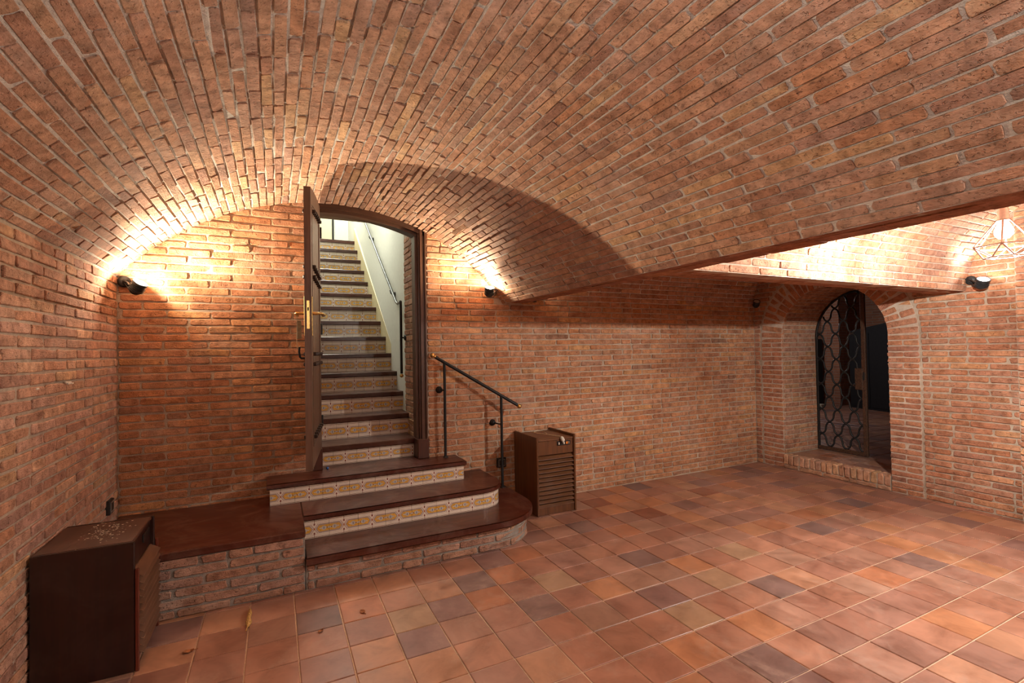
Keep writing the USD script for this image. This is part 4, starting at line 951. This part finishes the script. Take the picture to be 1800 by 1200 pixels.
def clipped(pts):
    seg, out = [], []
    for p in pts:
        ok = p[2] > GZ0+0.2 and (p[2] < AZ or math.hypot(p[1]-AY, p[2]-AZ) < GR-0.02)
        if ok: seg.append(p)
        elif len(seg) > 2: out.append(seg); seg = []
        else: seg = []
    if len(seg) > 2: out.append(seg)
    return out
for i in range(rows):
    zc = GZ0+0.52+pitch*i; sg = 1 if i % 2 else -1
    pts = []
    for y in np.linspace(gy1+0.10, gy0-0.05, 91):
        s_ = math.sin((y-gy1)/(wy/2)*math.pi/1.0+0.6); sft = math.copysign(abs(s_)**0.52, s_)
        pts.append(G3(y, zc+sg*(pitch/2-0.02)*sft))
    for seg in clipped(pts): mk(gt, 'wavy_bar', *tube(seg, 0.044, 7), 'black_iron', smooth=60)
mk(gt, 'lock_case', *chbox(GX-0.09, GX+0.02, gy1+0.05, gy1+0.42, 4.05, 5.15, 0.02), 'rusty_iron', label='rusty sheet iron lock case')
mk(gt, 'latch', *chbox(GX-0.10, GX+0.0, gy1-0.04, gy1+0.04, 4.55, 4.95, 0.015), 'black_iron')

# ---------------------------------------------------------------- the cellar beyond the gate
f1 = struct('floor', 'dim tiled floor of the cellar beyond the iron gate', 'floor')
mk(f1, 'grout', *chbox(XR+WT, 52, -6, 24, 0.1, 0.66, 0.01), 'grout')
rects = [(XR+WT+i+0.016, XR+WT+i+1-0.016, j+0.016, j+1-0.016) for i in range(25) for j in range(-5, 23)]
V, F = pieces(rects, lambda a, b, c: np.stack([a, b, 0.68+c], -1), (-0.002, 0.003), 0.06, 0.012, 0.002, 0, dense=False)
emit(f1, 'tile', V, F, TILE_T[rng.choice(len(TILE_T), len(V), p=TILE_W)]*0.9, 'floor_tile', limit=60, minpx=12)
wc = struct('wall_cellar', 'dark brick walls of the cellar beyond the iron gate', 'wall')
mk(wc, 'brickwork', *join([chbox(51, 52, -6, 24, 0, 14, 0.002), chbox(XR+WT-0.05, 52, 23, 24, 0, 14, 0.002), chbox(XR+WT-0.05, 52, -6, -5, 0, 14, 0.002), chbox(XR+WT-0.06, XR+WT, AY+AR, 23, 0, 14, 0.002), chbox(XR+WT-0.06, XR+WT, -5.5, AY-AR, 0, 14, 0.002), chbox(XR+WT-0.06, XR+WT, AY-AR, AY+AR, AZ+AR, 14, 0.002)]), 'far_brick')
cc = struct('ceiling', 'dim brick vault of the cellar beyond the iron gate', 'ceiling')
V, F = [], []
tt_ = np.linspace(0, math.pi, 36)
for x in (XR+WT-0.05, 52.0):
    for t in tt_: V.append((x, 9.0+14.5*math.cos(t), 7.2+4.6*math.sin(t)))
    for t in tt_: V.append((x, 9.0+15.0*math.cos(t), 7.2+5.1*math.sin(t)))
m = len(tt_)
for i in range(m-1):
    F += [[i, i+1, 2*m+i+1], [i, 2*m+i+1, 2*m+i], [m+i, 3*m+i+1, m+i+1], [m+i, 3*m+i, 3*m+i+1]]
mk(cc, 'brickwork', V, F, 'far_brick')
pl = struct('column', 'brick pillar at the far end of the dark cellar', 'pillar'); mk(pl, 'shaft', *chbox(46.8, 48.2, 14.0, 15.6, 0.6, 12, 0.02), 'far_brick')
cu = thing('dark_cupboard', 'tall dark cupboard left of the cellar pillar', 'cupboard')
mk(cu, 'body', *chbox(44.6, 46.4, 15.3, 18.4, 0.68, 6.9, 0.03), 'dark_panel')
for i in range(2): mk(cu, 'door', *chbox(44.52, 44.6, 15.35+1.53*i, 16.83+1.53*i, 0.85, 6.75, 0.02), 'dark_panel')
pt = thing('dark_partition', 'black partition with a sloping top beyond the gate at the right', 'partition')
V = [(46.4, 12.9, 0.68), (44.6, 7.0, 0.68), (44.6, 7.0, 8.5), (46.4, 12.9, 7.55)]; V = V+[(x+0.3, y, z) for x, y, z in V]
mk(pt, 'panel', V, [[0, 1, 2], [0, 2, 3], [4, 6, 5], [4, 7, 6], [0, 4, 5], [0, 5, 1], [1, 5, 6], [1, 6, 2], [2, 6, 7], [2, 7, 3], [3, 7, 4], [3, 4, 0]], 'dark_panel')
for q in range(3):
    k0, k1 = q/3+0.01, (q+1)/3-0.01
    a, b = np.array([46.36, 12.9]), np.array([44.56, 7.0]); p0, p1 = a+(b-a)*k0, a+(b-a)*k1
    V = [(p0[0], p0[1], 0.9), (p1[0], p1[1], 0.9), (p1[0], p1[1], 7.3), (p0[0], p0[1], 7.3)]; V = V+[(x+0.06, y, z) for x, y, z in V]
    mk(pt, 'board', V, [[0, 1, 2], [0, 2, 3], [4, 6, 5], [4, 7, 6], [0, 4, 5], [0, 5, 1], [1, 5, 6], [1, 6, 2], [2, 6, 7], [2, 7, 3], [3, 7, 4], [3, 4, 0]], 'dark_panel')
bx = thing('pale_box', 'small pale box on the cellar floor before the dark cupboard', 'box')
mk(bx, 'body', *chbox(43.9, 44.4, 14.0, 14.6, 0.68, 0.90, 0.02), 'pale_box'); mk(bx, 'lid', *chbox(43.87, 44.43, 13.97, 14.63, 0.90, 0.98, 0.02), 'pale_box')

# ---------------------------------------------------------------- sockets and small marks
def outlet(label, o, n, along):
    s = thing('wall_socket', label, 'socket'); o, n, a = (np.array(q, float) for q in (o, n, along)); up = np.array([0, 0, 1.0])
    def BB(u0, u1, v0, v1, c0, c1, b): v, f = chbox(u0, u1, v0, v1, c0, c1, b); return o+np.outer(v[:, 0], a)+np.outer(v[:, 1], up)+np.outer(v[:, 2], n), f
    mk(s, 'plate', *BB(-0.20, 0.20, -0.20, 0.20, -0.02, 0.09, 0.02), 'black_plastic'); mk(s, 'rim', *join([BB(-0.145, 0.145, 0.115, 0.14, 0.08, 0.10, 0.004), BB(-0.145, 0.145, -0.14, -0.115, 0.08, 0.10, 0.004), BB(-0.145, -0.12, -0.14, 0.14, 0.08, 0.10, 0.004), BB(0.12, 0.145, -0.14, 0.14, 0.08, 0.10, 0.004)]), 'grey_plastic')
    mk(s, 'insert', *BB(-0.115, 0.115, -0.11, 0.11, 0.08, 0.096, 0.004), 'black_plastic')
outlet('black wall socket low on the back wall behind the handrail post', (7.90, YB-0.03, 1.76), (0, -1, 0), (1, 0, 0))
outlet('black wall socket low on the left wall above the dark cabinet', (XL+0.03, 4.12, 2.16), (1, 0, 0), (0, -1, 0))
V = [chbox(XL+0.03, XL+0.07, y-ly, y+ly, z-lz, z+lz, 0.012) for y, z, ly, lz in ((1.18, 5.78, 0.10, 0.030), (1.02, 5.80, 0.05, 0.02), (1.36, 5.76, 0.06, 0.015))]
pf = thing('plaster_fleck', 'smear of white plaster on the left wall bricks, the larger one', 'plaster fleck'); mk(pf, 'fleck', *join(V), 'limewash')
pf = thing('plaster_fleck', 'small smear of white plaster on the left wall nearer the viewer', 'plaster fleck'); mk(pf, 'fleck', *chbox(XL+0.03, XL+0.06, -0.50, -0.37, 5.73, 5.77, 0.01), 'limewash')
bb = thing('blue_ball', 'tiny blue ball on the top step below the door', 'ball'); mk(bb, 'ball', *ball((1.22, 5.0, Z3+0.045), 0.045), 'blue_plastic', smooth=60)
tw = thing('dried_husk', 'straw coloured dried husk on the floor tiles before the bench', 'husk')
pts = [(-1.0, 0.70, 0.03), (-0.995, 0.45, 0.05), (-1.01, 0.2, 0.05), (-1.0, 0.02, 0.045), (-1.02, -0.14, 0.02)]
mk(tw, 'husk', *tube(pts, [0.025, 0.05, 0.045, 0.07, 0.02], 8), 'straw'); mk(tw, 'stalk', *tube([(-1.02, -0.1, 0.03), (-1.04, -0.3, 0.02)], 0.012, 6), 'straw')
def leaf_bit(label, x, y, s, rot):
    t = thing('dry_leaf', label, 'leaf'); V = []; F = []; n = 9
    for i in range(n):
        a = i/(n-1); w = math.sin(math.pi*a)**0.7*0.5
        for k in (-1, 0, 1): V.append(((a-0.5)*1.4, k*w, 0.12+0.18*abs(k)+0.08*math.sin(7*a)))
    for i in range(n-1):
        for k in (0, 1): A = i*3+k; F += [[A, A+3, A+4], [A, A+4, A+1]]
    V = np.array(V)*s; c, s_ = math.cos(rot), math.sin(rot); V = np.stack([x+V[:, 0]*c-V[:, 1]*s_, y+V[:, 0]*s_+V[:, 1]*c, V[:, 2]-0.08*s], -1)
    mk(t, 'blade', V, F, 'leaf'); mk(t, 'stem', *tube([(x+0.65*s*c, y+0.65*s*s_, 0.02), (x+1.15*s*c, y+1.15*s*s_, 0.015)], 0.008, 5), 'leaf')
leaf_bit('small brown dry leaf on the floor in front of the first step', 1.48, -0.70, 0.13, -1.2)
leaf_bit('small brown dry leaf on the floor beside the dark cabinet', -2.11, -0.60, 0.15, 0.3)
leaf_bit('curled dry leaf scrap on the tiles right of the dried husk', 0.49, -1.10, 0.11, 0.9)
# unseen bulb in the far cellar, left of the gateway, placed to light its floor
cb = thing('unseen_bulb', 'unseen bare bulb on a cord, placed to light the cellar beyond the gate', 'light bulb')
mk(cb, 'cord', *tube([(36.5, 13.5, 11.9), (36.5, 13.5, 10.2)], 0.022, 8), 'grey_plastic'); mk(cb, 'socket', *lathe([(0, 0.3), (0.08, 0.28), (0.1, 0), (0, 0)], (36.5, 13.5, 9.95), (0, 0, 1), 12), 'black_plastic')
mk(cb, 'bulb', *lathe([(0, -0.2), (0.1, -0.185), (0.16, -0.1), (0.17, 0.0), (0.09, 0.2)], (36.5, 13.5, 9.78), (0, 0, 1), 14), 'bulb_lit', smooth=60)
lamp_sphere(cb+'/light', (36.5, 13.5, 9.40), 55.0, (0.90, 0.93, 1.0), 0.03)
